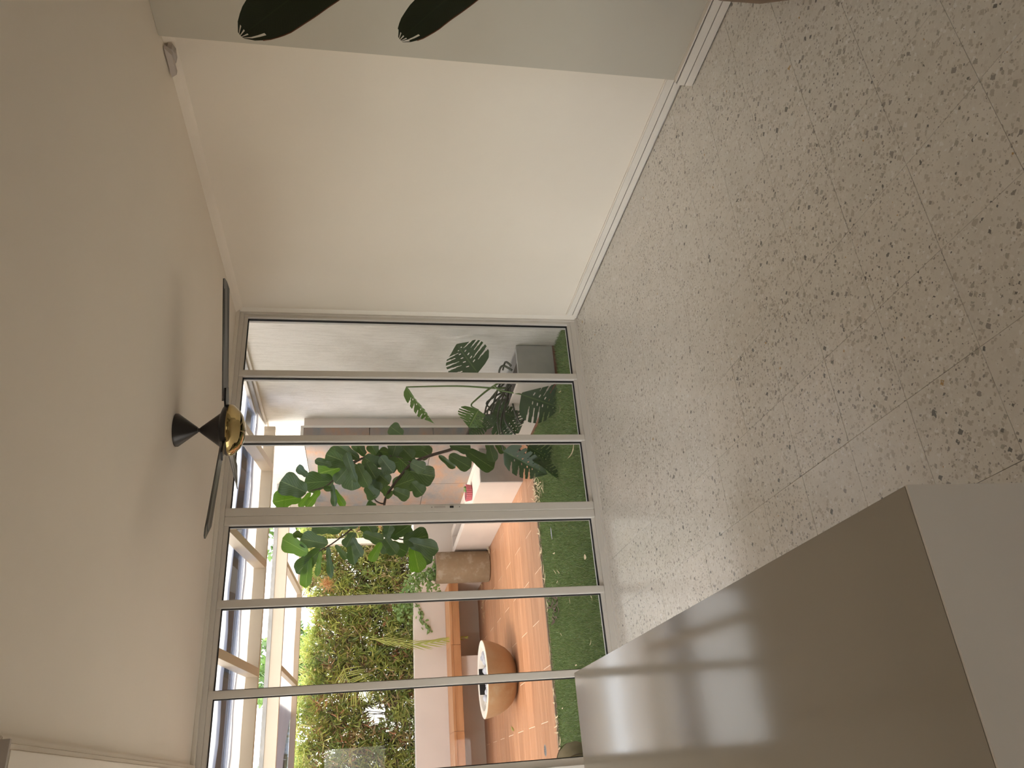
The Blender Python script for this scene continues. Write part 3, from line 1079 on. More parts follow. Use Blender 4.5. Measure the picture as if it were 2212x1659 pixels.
box('top_bead', 3.128, 3.262, 7.205, 9.95, 2.2255, 2.255, M['trim'], st, bev=0.002)

# ---- round light on the wall above the stone
p = on(643, 993, 'X', PX)
wl = thing('round_wall_light', 'round white flush light on the wall above the stone panel', 'light', (PX, p.y, p.z))
bm = bmesh.new()
bmesh.ops.create_cone(bm, cap_ends=True, segments=28, radius1=0.085, radius2=0.075, depth=0.03, matrix=Matrix.Translation((PX - 0.016, p.y, p.z)) @ Matrix.Rotation(-math.pi / 2, 4, 'Y'))
bm_obj('diffuser', bm, M['lampface'], wl)
bm = bmesh.new()
bmesh.ops.create_cone(bm, cap_ends=True, segments=28, radius1=0.095, radius2=0.095, depth=0.008, matrix=Matrix.Translation((PX - 0.0045, p.y, p.z)) @ Matrix.Rotation(-math.pi / 2, 4, 'Y'))
bm_obj('back_plate', bm, M['trim'], wl)

# ---- gutter rail under the roof on the stucco wall
gt = thing('wall_gutter', 'weathered white gutter rail on the stucco wall under the roof', 'gutter', (PX, 6.5, 2.6))
box('rail', PX - 0.030, PX - 0.001, YW + 0.12, 7.62, 2.592, 2.616, M['trim'], gt, bev=0.002)
box('channel', PX - 0.055, PX - 0.001, YW + 0.12, 7.62, 2.6165, 2.655, M['flashing'], gt, bev=0.003)
box('upper_rail', PX - 0.075, PX - 0.001, YW + 0.12, 7.62, 2.6555, 2.685, M['trim'], gt, bev=0.002)


# ---- pergola: two sloping bays with an open slot between them
def ZA(yv):
    return 2.500 + 0.13 * (7.24 - yv)


def ZB(yv):
    return 2.500 + 0.04 * (11.40 - yv)


pg = thing('pergola', 'cream steel pergola roof with shade cloth over the patio', 'pergola', (0.5, 8.2, 2.5))


def rafter(xa, xb, y0, y1, zf, hgt, name='rafter', mat=None, up=0.0):
    vsx = []
    for yv in (y0, y1):
        for xx, dz in ((xa, up), (xb, up), (xb, up + hgt), (xa, up + hgt)):
            vsx.append((xx, yv, zf(yv) + dz))
    fs = [[0, 1, 2, 3], [7, 6, 5, 4]] + [[i, (i + 1) % 4, 4 + (i + 1) % 4, 4 + i][::-1] for i in range(4)]
    bm = bmesh.new()
    bv = [bm.verts.new(q) for q in vsx]
    for f in fs:
        bm.faces.new([bv[i] for i in f])
    return bm_obj(name, bm, mat or M['beam'], pg)


YA0, YA1 = YW + 0.13, 7.24
for xx in (2.80, 1.865, 0.935, 0.0, -0.935, -1.87, -2.80):
    rafter(xx, xx + 0.07, YA0 + 0.06, YA1 - 0.0005, ZA, 0.098)
box('beam', -3.0, PX - 0.08, YA1, YA1 + 0.07, 2.500, 2.605, M['beam'], pg, bev=0.003)
box('wall_beam', -3.0, PX - 0.08, YA0, YA0 + 0.059, ZA(YA0), ZA(YA0) + 0.10, M['beam'], pg, bev=0.003)
YB0, YB1 = 9.10, 11.40
for xx in (2.54, 1.32, 0.10, -1.12, -2.34):
    rafter(xx, xx + 0.06, YB0 + 0.0705, YB1 - 0.0005, ZB, 0.060)
box('beam', -3.0, PX, YB0, YB0 + 0.07, 2.500, 2.650, M['beam'], pg, bev=0.003)
fb = box('flashing', -3.0, PX, YB0 - 0.012, YB0 - 0.0005, 2.622, 2.665, M['flashing'], pg)
box('beam', -3.0, PX, YB1, YB1 + 0.07, 2.500, 2.575, M['beam'], pg, bev=0.003)
for xx in (PX - 0.10, -3.0):
    box('post', xx, xx + 0.09, 11.405, 11.495, 0.936, 2.499, M['beam'], pg, bev=0.003)


def sheet(name, x0, x1, y0, y1f, zf, mat, nx=40, ny_=6, amp=0.006, lift=0.106):
    vsx, fs = [], []
    for i in range(nx + 1):
        xv = x0 + (x1 - x0) * i / nx
        for j in range(ny_ + 1):
            ye = y1f(xv) if callable(y1f) else y1f
            ys = y0(xv) if callable(y0) else y0
            yv = ys + (ye - ys) * j / ny_
            vsx.append((xv, yv, zf(yv) + lift + amp * math.sin(9 * xv + 2 * yv)))
    for i in range(nx):
        for j in range(ny_):
            a = i * (ny_ + 1) + j
            fs.append([a, a + ny_ + 1, a + ny_ + 2, a + 1])
    return pymesh(name, vsx, fs, mat, pg, True)


sheet('shade_cloth', -3.19, PX - 0.02, YA0, lambda x: 6.62 + 0.03 * math.sin(2.1 * x), ZA, M['sheet'])
sheet('shade_cloth', -3.0, PX - 0.02, lambda x: 6.95 + 0.02 * math.sin(1.7 * x), YA1 + 0.07, ZA, M['sheet_pale'], ny_=3)
sheet('shade_cloth', -3.0, PX, YB0 + 0.02, lambda x: (11.47 if x > 0.95 else 11.47 - 1.7 * math.sqrt(max(0.0, (0.95 - x) * 0.22))), ZB, M['sheet_pale'], nx=120, amp=0.003, lift=0.066)
sheet('shade_cloth', -3.19, PX - 0.02, 8.05, 9.55, lambda yv: 2.80, M['sheet_pale'], ny_=3)  # raised sheet added to cut slot light and shade the far beam
rafter(-3.19, PX - 0.02, 6.56, 7.00, ZA, 0.008, 'roof_pane', M['sky_pane'], 0.125)
rafter(-3.0, 1.0, 9.9, 11.45, ZB, 0.008, 'roof_pane', M['sky_pane'], 0.080)

# ================================================================== pots, bowl and other patio things
# ---- grey planter box with the swiss cheese plant
pb = thing('concrete_planter_box', 'low grey concrete planter box on the grass by the stucco wall', 'planter', (3.17, 6.3, 0))
QX0, QX1, QY0, QY1, QZ = 3.005, 3.345, 5.70, 6.99, 0.345
box('front_wall', QX0, QX1, QY0, QY0 + 0.03, 0.022, QZ, M['concrete'], pb, bev=0.003)
box('back_wall', QX0, QX1, QY1 - 0.03, QY1, 0.022, QZ, M['concrete'], pb, bev=0.003)
box('side_wall', QX0, QX0 + 0.03, QY0 + 0.0305, QY1 - 0.0305, 0.022, QZ, M['white_render'], pb, bev=0.003)
box('side_wall', QX1 - 0.03, QX1, QY0 + 0.0305, QY1 - 0.0305, 0.022, QZ, M['concrete'], pb, bev=0.003)
box('soil', QX0 + 0.0305, QX1 - 0.0305, QY0 + 0.0305, QY1 - 0.0305, 0.022, QZ - 0.05, M['soil'], pb)
box('base_strip', QX0 - 0.004, QX1, QY0 - 0.004, QY1, -0.006, 0.0215, M['rust_trim'], pb)

mo = thing('monstera_plant', 'swiss cheese plant with split dark leaves in the grey box', 'plant', (3.16, 6.15, 0.295))


def mcut(seed, holes=True):
    rnd = random.Random(seed)
    L_ = [(0.22 + 0.135 * k + rnd.uniform(-0.02, 0.02), 0.34 + rnd.uniform(-0.06, 0.14)) for k in range(5)]
    R_ = [(0.22 + 0.135 * k + rnd.uniform(-0.02, 0.02), 0.34 + rnd.uniform(-0.06, 0.14)) for k in range(5)]

    def f(t, s):
        for c, d in (L_ if s < 0 else R_):
            if abs(s) > d and abs(t - c) < 0.004 + 0.026 * (abs(s) - d) / (1 - d):
                return True
        if holes and 0.12 < abs(s) < 0.25:
            for c, d in (L_ if s < 0 else R_):
                if abs(t - c - 0.065) < 0.012:
                    return True
        return False
    return f


def mleaf(bp, tp, wpx, Y, jx=0.0, jz=0.0, bright=False, dY=0.0, seed=0, droop=0.1, fold=0.2):
    b0, t0 = on(bp[0], bp[1], 'Y', Y), on(tp[0], tp[1], 'Y', Y + dY)
    wdt = wpx * (b0 - CAM).dot(FWD) / FPX
    v, f, u = leaf_grid(b0, t0, wdt, toward_camera(b0, jx, jz), HEART, 84, 8, droop, fold, 0.018, 1.5, mcut(seed), -0.16, seed)
    pymesh('leaf', v, f, M['monstera_bright' if bright else 'monstera'], mo, True, u)
    return b0


mroot = [on(1092, 812, 'Y', 6.10), on(1090, 838, 'Y', 6.15), on(1086, 860, 'Y', 6.25)]
ML = [((1032, 806), (985, 742), 100, 5.62, 0.4, 0.3, False, -0.04, 1),
      ((877, 836), (932, 917), 26, 6.20, 0.0, 0.9, True, 0.0, 2),
      ((1126, 852), (1210, 880), 104, 5.95, 0.2, 0.3, False, -0.12, 3),
      ((1034, 886), (1012, 922), 76, 6.20, -0.1, 0.5, True, 0.05, 4),
      ((1063, 884), (1112, 900), 60, 6.25, 0.3, 0.4, False, 0.0, 5),
      ((1092, 893), (1120, 935), 58, 6.35, 0.3, 0.2, False, 0.0, 6),
      ((1046, 914), (1014, 938), 40, 6.30, 0.0, 0.4, False, 0.0, 7),
      ((1066, 921), (1047, 899), 36, 6.15, 0.4, 0.3, False, -0.05, 8),
      ((1070, 915), (1105, 955), 46, 6.40, 0.2, 0.4, False, 0.0, 12),
      ((1088, 974), (1178, 1026), 64, 6.20, -0.2, 0.3, False, -0.10, 9),
      ((1140, 964), (1198, 998), 56, 6.25, 0.2, 0.3, False, -0.05, 10),
      ((1150, 993), (1212, 1034), 26, 6.10, 0.6, -0.6, False, -0.08, 11)]
for i, (b_, t_, wp, Y, jx, jz, br, dY, sd_) in enumerate(ML):
    b0 = mleaf(b_, t_, wp, Y, jx, jz, br, dY, sd_, fold=0.9 if wp < 30 else 0.2)
    r0 = mroot[i % 3]
    mid = (r0 + b0) / 2 + Vector((-0.02, 0.03, 0.06 + 0.04 * (i % 3)))
    if i == 1:
        mid = on(985, 834, 'Y', 6.18)
        pts = [r0 + Vector((0, 0, -0.05)), on(1062, 838, 'Y', 6.16), mid, b0]
    elif i == 3:
        pts = [r0 + Vector((0, 0, -0.05)), on(1060, 838, 'Y', 6.16), on(1030, 862, 'Y', 6.2), on(1018, 876, 'Y', 6.2), b0]
    elif i == 2:
        pts = [r0 + Vector((0, 0, -0.05)), on(1068, 834, 'Y', 6.05), on(1082, 843, 'Y', 6.0), b0]
    else:
        pts = [r0 + Vector((0, 0, -0.05)), mid, b0]
    tube('petiole', pts, 0.010 if i != 1 else 0.011, M['stem_green' if i in (1, 2, 3) else 'stem_dark'], mo, 0.006, sub=6)
for pts in ([(1102, 812), (1080, 830), (1064, 880), (1058, 905)], [(1104, 832), (1080, 858), (1064, 890)], [(1106, 800), (1086, 790), (1078, 806), (1084, 830)],
            [(1098, 825), (1104, 855), (1112, 890), (1124, 915)], [(1124, 915), (1134, 902), (1130, 886), (1118, 893), (1116, 915)], [(1104, 790), (1092, 782), (1086, 800)]):
    tube('aerial_root', [on(q[0], q[1], 'Y', (5.86 if min(w_[1] for w_ in pts) < 806 else 6.12) + 0.03 * k) for k, q in enumerate(pts)], 0.011, M['stem_dark'], mo, 0.007, sub=6)

# ---- fiddle-leaf fig leaning across the third and fourth pane
fg = thing('fiddle_leaf_fig', 'fiddle-leaf fig tree leaning across the middle panes outside', 'tree', (3.17, 6.78, 0.295))
ZF = lambda x, y: (580 + x / 5.53, 860 + y / 5.53)
ZR = lambda x, y: (400 + x / 2.77, 1060 + y / 2.77)
ZQ = lambda x, y: (800 + x / 2.765, 640 + y / 2.765)


def P3(q, Y=6.9):
    return on(q[0], q[1], 'Y', Y)


trunk = [Vector((3.17, 6.78, 0.29)), Vector((3.16, 6.80, 0.55)), P3((1003, 952), 6.84), P3((977, 970), 6.86), P3((930, 984), 6.88), P3((890, 1001), 6.9), P3((862, 1032), 6.9), P3((845, 1055), 6.9), P3((833, 1076), 6.9), P3((829, 1096), 6.88), P3((822, 1112), 6.88)]
tube('trunk', trunk, 0.018, M['bark'], fg, 0.010, sub=5)
for pts in ([(890, 1001), (868, 988), (820, 985), (787, 988), (762, 998)], [(787, 988), (745, 1012), (722, 1036), (700, 1052), (672, 1060)], [(822, 1112), (790, 1122), (768, 1136), (740, 1158), (712, 1178), (690, 1190)],
            [(822, 1112), (830, 1142), (850, 1160), (880, 1168), (905, 1178)], [(833, 1076), (828, 1088), (812, 1082), (806, 1068)]):
    tube('branch', [P3(q, 6.9 - 0.02 * k) for k, q in enumerate(pts)], 0.010, M['bark'], fg, 0.005, sub=5)
# each leaf: base, tip (pixels), width in pixels, bright?
FL = [(ZF(450, 1125), ZF(140, 985), 50, 0), (ZF(385, 1185), ZF(55, 1235), 42, 1), (ZF(470, 925), ZF(335, 820), 20, 0), (ZF(775, 990), ZF(430, 1010), 44, 0),
      (ZF(885, 825), ZF(590, 900), 54, 1), (ZF(1000, 790), ZF(685, 670), 46, 0), (ZF(1005, 780), ZF(985, 1100), 46, 0), (ZF(760, 800), ZF(552, 740), 16, 0),
      (ZF(950, 830), ZF(795, 1015), 26, 0), (ZF(1080, 725), ZF(800, 545), 24, 0), (ZF(1150, 690), ZF(1000, 545), 15, 0), (ZF(1150, 680), ZF(1075, 575), 20, 0),
      (ZF(1140, 705), ZF(1310, 830), 40, 0), (ZF(1170, 770), ZF(1285, 960), 30, 0), (ZF(1060, 790), ZF(1185, 1045), 28, 0), (ZF(1300, 690), ZF(1220, 540), 26, 0),
      (ZF(1490, 660), ZF(1710, 850), 44, 0), (ZF(1480, 690), ZF(1530, 545), 34, 0), (ZF(1460, 655), ZF(1325, 640), 24, 0), (ZF(1930, 690), ZF(1720, 545), 46, 0),
      (ZF(1720, 720), ZF(1560, 550), 40, 0), (ZF(1340, 700), ZF(1480, 890), 34, 0), (ZF(1285, 870), ZF(1440, 1025), 34, 0), (ZF(1700, 770), ZF(1860, 850), 28, 0),
      (ZF(1650, 860), ZF(1985, 945), 46, 0), (ZF(1490, 1060), ZF(1740, 960), 46, 0), (ZF(1495, 1095), ZF(1680, 1185), 26, 0), (ZF(1710, 1010), ZF(1845, 1155), 30, 0),
      (ZF(1425, 1170), ZF(1385, 1050), 22, 0), (ZF(1425, 1205), ZF(1480, 1095), 18, 0), (ZF(1205, 985), ZF(1310, 1130), 34, 0), (ZF(1170, 1045), ZF(1290, 1195), 30, 0),
      (ZF(765, 1030), ZF(790, 1295), 14, 0), (ZF(780, 1090), ZF(905, 1295), 16, 1), (ZF(770, 1085), ZF(668, 1085), 16, 0), (ZF(500, 1130), ZF(365, 1305), 14, 1),
      (ZF(610, 1105), ZF(450, 1305), 18, 1), (ZF(1285, 1300), ZF(1170, 1275), 20, 0), (ZF(1600, 445), ZF(1450, 335), 30, 0), (ZF(1050, 1000), ZF(905, 640), 22, 0),
      (ZF(1330, 900), ZF(1180, 1015), 30, 0), (ZF(1560, 760), ZF(1400, 800), 40, 0), (ZF(1260, 780), ZF(1390, 720), 38, 0),
      (ZQ(410, 950), ZQ(508, 1027), 15, 0), (ZQ(472, 950), ZQ(598, 1022), 30, 0), (ZQ(575, 925), ZQ(738, 1028), 36, 0), (ZQ(475, 888), ZQ(600, 915), 26, 0), (ZQ(705, 870), ZQ(738, 985), 24, 0),
      (ZQ(750, 878), ZQ(800, 935), 18, 0), (ZQ(330, 905), ZQ(240, 860), 30, 0),
      (ZR(732, 372), ZR(575, 290), 40, 1), (ZR(852, 320), ZR(688, 285), 36, 0), (ZR(810, 352), ZR(668, 490), 36, 0), (ZR(745, 390), ZR(712, 570), 28, 1), (ZR(812, 365), ZR(785, 515), 13, 1),
      (ZR(855, 330), ZR(868, 520), 15, 0), (ZR(900, 325), ZR(970, 412), 14, 0), (ZR(985, 265), ZR(1012, 440), 24, 0), (ZR(935, 235), ZR(760, 195), 42, 0), (ZR(1040, 200), ZR(905, 190), 30, 0),
      (ZR(1000, 285), ZR(1052, 392), 22, 0), (ZR(1065, 255), ZR(1185, 300), 26, 0), (ZR(1172, 310), ZR(1108, 425), 20, 1), (ZR(1195, 285), ZR(1262, 375), 28, 0), (ZR(1205, 285), ZR(1225, 205), 24, 0),
      (ZR(1255, 265), ZR(1345, 205), 36, 0), (ZR(1305, 300), ZR(1455, 270), 42, 0), (ZR(1335, 305), ZR(1510, 355), 36, 0), (ZR(1355, 330), ZR(1475, 430), 26, 0), (ZR(1365, 335), ZR(1400, 485), 36, 1),
      (ZR(1225, 315), ZR(1330, 370), 28, 0), (ZR(1130, 270), ZR(1080, 190), 36, 0), (ZR(1010, 250), ZR(960, 330), 26, 0), (ZR(1180, 240), ZR(1290, 250), 34, 0), (ZR(1170, 300), ZR(1210, 370), 24, 0),
      (ZR(700, 270), ZR(650, 255), 16, 0)]
for i, (b_, t_, wp, br) in enumerate(FL):
    rnd = random.Random(100 + i)
    Y = 6.86 + rnd.uniform(-0.16, 0.12)
    b0, t0 = P3(b_, Y), P3(t_, Y + rnd.uniform(-0.10, 0.08))
    wdt = wp * (b0 - CAM).dot(FWD) / FPX
    v, f, u = leaf_grid(b0, t0, wdt * 1.08, toward_camera(b0, rnd.uniform(-0.35, 0.35), rnd.uniform(-0.1, 0.5)), FIG, 14, 4, rnd.uniform(0.02, 0.12), rnd.uniform(0.1, 0.35), 0.026, 2.4, None, 0.04, i)
    pymesh('leaf', v, f, M['fig_bright' if br else 'fig_leaf'], fg, True, u)

# ---- cylinder planter with ivy
CYX, CYY, CYR, CYH = 2.545, 10.17, 0.205, 0.715
cp = thing('cylinder_planter', 'tall weathered tan concrete cylinder planter beside the trough', 'planter', (CYX, CYY, 0))
lathe('pot', [(0.0, 0.0), (CYR - 0.02, 0.0), (CYR - 0.005, 0.012), (CYR, 0.04), (CYR, CYH), (CYR - 0.03, CYH), (CYR - 0.03, CYH - 0.06), (0.0, CYH - 0.06)], (CYX, CYY, 0), M['cyl_conc'], cp, seg=48)
lathe('soil', [(0.0, CYH - 0.05), (CYR - 0.031, CYH - 0.05), (CYR - 0.031, CYH - 0.06), (0.0, CYH - 0.06)], (CYX, CYY, 0), M['soil'], cp)


def ivy(root, name_label, paths, leafsize, n, spread, seed):
    rnd = random.Random(seed)
    for pth in paths:
        tube('stem', pth, 0.0035, M['stem_dark'], root, 0.002, seg=5, sub=4)
    vsx, fs, uvs = [], [], []
    for k in range(n):
        pth = smooth_path(paths[k % len(paths)], 6)
        c = pth[rnd.randrange(len(pth))] + Vector([rnd.gauss(0, spread) for _ in range(3)])
        d = Vector((rnd.gauss(0, 1), rnd.gauss(-0.3, 0.8), rnd.gauss(-0.5, 0.8))).normalized()
        L = leafsize * rnd.uniform(0.7, 1.25)
        nr = toward_camera(c, rnd.uniform(-.7, .7), rnd.uniform(-.3, .9))
        nr = (nr - d * nr.dot(d)).normalized()
        sd2 = d.cross(nr)
        o0 = len(vsx)
        for (a, s) in ((0, 0), (0.12, 0.42), (0.45, 0.30), (0.55, 0.48), (1.0, 0.0), (0.55, -0.48), (0.45, -0.30), (0.12, -0.42)):
            vsx.append(c + d * (a * L) + sd2 * (s * L) + nr * (abs(s) * 0.12 * L))
            uvs.append((0.5 + s, a))
        for tri in ((0, 1, 2), (2, 3, 4), (0, 2, 4), (0, 4, 6), (4, 5, 6), (0, 6, 7)):
            fs.append([o0 + q for q in tri])
    o = pymesh('foliage', vsx, fs, M['ivy'], root, False, uvs)
    o['kind'] = 'stuff'
    return o


iv = thing('ivy_plant', 'small-leaved ivy spilling from the tan cylinder planter', 'plant', (CYX, CYY, CYH - 0.05))
yy_ = 10.15
ivy(iv, '', [[(CYX, CYY, CYH - 0.05), on(925, 1240, 'Y', yy_), on(900, 1255, 'Y', yy_), on(905, 1275, 'Y', yy_)],
             [(CYX, CYY, CYH - 0.05), on(932, 1250, 'Y', yy_), on(928, 1268, 'Y', yy_), on(942, 1274, 'Y', yy_)],
             [(CYX, CYY, CYH - 0.05), on(915, 1232, 'Y', yy_), on(893, 1240, 'Y', yy_), on(880, 1262, 'Y', yy_)],
             [(CYX, CYY, CYH - 0.05), on(920, 1248, 'Y', yy_), on(905, 1256, 'Y', yy_), on(890, 1280, 'Y', yy_)]], 0.040, 330, 0.035, 5)
iw = thing('trailing_ivy', 'thin ivy strand trailing down the low white wall', 'plant', tuple(on(896, 1300, 'Y', 11.36)))
ivy(iw, '', [[on(885, 1290, 'Y', 11.42), on(896, 1302, 'Y', 11.36), on(906, 1318, 'Y', 11.37), on(910, 1338, 'Y', 11.37), on(921, 1352, 'Y', 11.37), on(924, 1362, 'Y', 11.37)]], 0.042, 75, 0.018, 9)
iu = thing('ivy_clump', 'bright ivy clump at the foot of the hedge above the wall', 'plant', tuple(on(880, 1295, 'Y', 11.50)))
ivy(iu, '', [[on(892, 1262, 'Y', 11.44), on(872, 1290, 'Y', 11.5), on(880, 1315, 'Y', 11.46)], [on(884, 1282, 'Y', 11.44), on(862, 1302, 'Y', 11.5), on(870, 1322, 'Y', 11.46)]], 0.05, 260, 0.06, 13)

# ---- fire bowl
BX, BY, BZ = 0.985, 8.83, 0.355
fb = thing('fire_bowl', 'round tan concrete fire bowl with pale rim on the wood floor', 'bowl', (BX, BY, 0))
br_ = 0.405
prof = [(0.0, 0.006), (0.185, 0.006), (0.20, 0.012), (0.262, 0.050), (0.315, 0.105), (0.358, 0.180), (0.386, 0.260), (0.402, BZ - 0.006), (br_ - 0.006, BZ - 0.001)]
lathe('shell', prof, (BX, BY, 0), M['bowl_conc'], fb, seg=64)
lathe('rim', [(br_ - 0.006, BZ - 0.0012), (br_ - 0.010, BZ), (0.325, BZ), (0.320, BZ - 0.004), (0.300, BZ - 0.07)], (BX, BY, 0), M['bowl_rim'], fb, seg=64)
lathe('burner_tray', [(0.300, BZ - 0.070), (0.0, BZ - 0.070)], (BX, BY, 0), M['black'], fb, seg=40)
lathe('base_foot', [(0.0, 0.0), (0.150, 0.0), (0.150, 0.0065), (0.0, 0.0065)], (BX, BY, 0), M['black'], fb, seg=40)
box('burner_guard', BX - 0.14, BX + 0.13, BY + 0.200, BY + 0.212, BZ - 0.068, BZ + 0.008, M['black'], fb, bev=0.002)
rnd = random.Random(3)
bc = [(0.225, -0.02), (0.195, -0.075), (0.150, -0.145), (0.065, -0.185), (-0.015, -0.20), (-0.085, -0.175), (0.145, -0.05), (0.06, -0.10), (-0.04, -0.115), (-0.13, -0.12), (-0.175, -0.04), (0.20, 0.06)]
for k, (ax_, ay_) in enumerate(bc):
    r_ = rnd.uniform(0.034, 0.041)
    bm = bmesh.new()
    bmesh.ops.create_icosphere(bm, subdivisions=3, radius=r_)
    for q in bm.verts:
        q.co *= 1 + 0.03 * math.sin(40 * q.co.x + k) * math.cos(37 * q.co.y)
        q.co += Vector((BX + ax_ * 1.12, BY + ay_ * 1.12, BZ - 0.0692 + r_ * 1.02))
    o = bm_obj('stone_ball', bm, M['ball'], None, True)
    tag(o, 'round grey stone ball lying inside the fire bowl', 'stone', 'stone balls in the fire bowl')
gv, gf = [], []
bm = bmesh.new()
for k in range(420):
    a = rnd.uniform(2.2, 4.6)
    rr = 0.288 * math.sqrt(rnd.uniform(0.2, 1.0))
    s = rnd.uniform(0.006, 0.010)
    mt_ = Matrix.Translation((BX + rr * math.cos(a), BY + rr * math.sin(a), BZ - 0.066 + s * 0.7 + rnd.uniform(0, 0.03) * max(0, -math.cos(a)))) @ Matrix.Diagonal((1.2, 0.9, 0.7, 1))
    bmesh.ops.create_icosphere(bm, subdivisions=1, radius=s, matrix=mt_)
o = bm_obj('white_gravel', bm, M['gravel'])
tag(o, 'white gravel heaped at the left inside the fire bowl', 'gravel', kind='stuff')

# ---- pink ribbed dish with a small succulent on the trough
PXc, PYc = 2.885, 8.20
pk = thing('pink_pot', 'pink ribbed shallow pot with a small succulent on the trough', 'pot', (PXc, PYc, TZ))
vsx, fs = [], []
seg = 72
pr_ = [(0.070, 0.0), (0.082, 0.004), (0.092, 0.060), (0.094, 0.068), (0.084, 0.068), (0.080, 0.050), (0.0, 0.050)]
for k in range(seg):
    a = 2 * math.pi * k / seg
    for i, (r_, z_) in enumerate(pr_):
        rr = r_ * (1 + (0.045 * (1 if k % 3 else -0.6) if 0 < i < 3 else 0))
        vsx.append((PXc + rr * math.cos(a), PYc + rr * math.sin(a), TZ + 0.0005 + z_))
n = len(pr_)
for k in range(seg):
    k2 = (k + 1) % seg
    for i in range(n - 1):
        fs.append([k * n + i, k2 * n + i, k2 * n + i + 1, k * n + i + 1])
pymesh('dish', vsx, fs, M['pink'], pk)
lathe('soil', [(0.0, TZ + 0.056), (0.081, TZ + 0.056), (0.081, TZ + 0.048), (0.0, TZ + 0.048)], (PXc, PYc, 0), M['soil'], pk)
for k in range(4):
    bm = bmesh.new()
    bmesh.ops.create_uvsphere(bm, u_segments=10, v_segments=7, radius=0.018)
    for q in bm.verts:
        q.co = Vector((q.co.x, q.co.y, q.co.z * 1.15)) + Vector((PXc + 0.035 + 0.018 * math.cos(1.6 * k), PYc - 0.02 + 0.020 * math.sin(1.6 * k), TZ + 0.070))
    bm_obj('succulent', bm, M['stem_green'], pk, True)

# ---- olive pouf partly hidden by the left jamb
pf = thing('pouf', 'olive brown rounded pouf on the grass at far left', 'pouf', (-0.05, 6.06, 0.0))
lathe('body', [(0.0, 0.0), (0.20, 0.0), (0.245, 0.03), (0.262, 0.09), (0.250, 0.15), (0.205, 0.205), (0.12, 0.238), (0.0, 0.248)], (-0.05, 6.06, 0.0), M['pouf'], pf, seg=40)
for k in range(6):
    a = k * math.pi / 3 + 0.2
    pp = [Vector((-0.05 + r_ * math.cos(a), 6.06 + r_ * math.sin(a), z_)) for r_, z_ in ((0.262, 0.09), (0.252, 0.152), (0.208, 0.207), (0.12, 0.241), (0.01, 0.250))]
    tube('piping', pp, 0.003, M['brown_strip'], pf, seg=5)

# ---- floor drain and litter
p = on(1178, 1621, 'Z', 0.0)
dr = thing('floor_drain', 'round perforated steel drain set in the wood floor', 'drain', (p.x, p.y, 0))
lathe('grate', [(0.0, 0.0025), (0.046, 0.0025), (0.050, 0.0005), (0.0, 0.0005)], (p.x, p.y, 0), M['drain'], dr, seg=30)
bm = bmesh.new()
for r_, n in ((0.012, 5), (0.024, 10), (0.036, 15)):
    for k in range(n):
        a = 2 * math.pi * k / n
        bmesh.ops.create_cone(bm, cap_ends=True, segments=8, radius1=0.0032, radius2=0.0032, depth=0.0006, matrix=Matrix.Translation((p.x + r_ * math.cos(a), p.y + r_ * math.sin(a), 0.0029)))
bm_obj('holes', bm, M['gasket'], dr)


def fallen(name, x, y, z, L, wdt, rot, mat, curl=0.25, seed=0):
    rnd = random.Random(seed)
    vsx, fs, uvs = [], [], []
    n = 6
    bend = rnd.uniform(-0.5, 0.5)
    for i in range(n + 1):
        t = i / n
        hw = wdt * 0.5 * math.sin(math.pi * min(0.97, t * 0.92 + 0.06)) ** 0.8
        a = rot + bend * t
        cx_ = x + L * (t - 0.5) * math.cos(a)
        cy_ = y + L * (t - 0.5) * math.sin(a)
        zz = z + 0.004 + curl * L * (t - 0.5) ** 2
        for s in (-1, 0, 1):
            vsx.append((cx_ - s * hw * math.sin(a), cy_ + s * hw * math.cos(a), zz + 0.3 * abs(s) * hw))
            uvs.append((0.5 + 0.5 * s, t))
    for i in range(n):
        for j in range(2):
            a0 = i * 3 + j
            fs.append([a0, a0 + 1, a0 + 4, a0 + 3])
    return pymesh(name, vsx, fs, mat, None, True, uvs)


rnd = random.Random(21)
big = fallen('fallen_leaf', *on(1193, 1152, 'Z', 0.018)[:2], 0.018, 0.12, 0.035, 0.3, M['dry_leaf'], 0.2, 1)
big.data.materials[0] = M['ball']
tag(big, 'pale grey leaf lying on the grass below the round planter', 'leaf')
big = fallen('fallen_leaf', *on(1266, 1203, 'Z', 0.018)[:2], 0.018, 0.06, 0.04, 1.2, M['dry_leaf'], 0.2, 2)
tag(big, 'short broad tan leaf on the grass near the sill', 'leaf')
big = fallen('fallen_leaf', *on(1108, 1575, 'Z', 0.0)[:2], 0.0, 0.17, 0.03, 1.4, M['palm'], 0.1, 3)
tag(big, 'single green leaf lying on the wood floor left of the bowl', 'leaf')
big = fallen('fallen_leaf', *on(1240, 970, 'Z', 0.018)[:2], 0.018, 0.22, 0.02, 2.2, M['dry_leaf'], 0.5, 4)
tag(big, 'long curled straw-coloured leaf near the third pane', 'leaf')
for k in range(46):
    xx = rnd.uniform(-0.1, 2.75)
    yv = DY0 - 0.10 - abs(rnd.gauss(0, 0.045))
    o = fallen('dry_leaf', xx, yv, 0.012, rnd.uniform(0.07, 0.14), rnd.uniform(0.012, 0.02), rnd.uniform(0, 6.28), M['dry_leaf'], rnd.uniform(0.0, 0.9), 50 + k)
    tag(o, 'dry straw-coloured leaf in the litter along the grass edge', 'leaf', 'dry leaves along the grass edge')
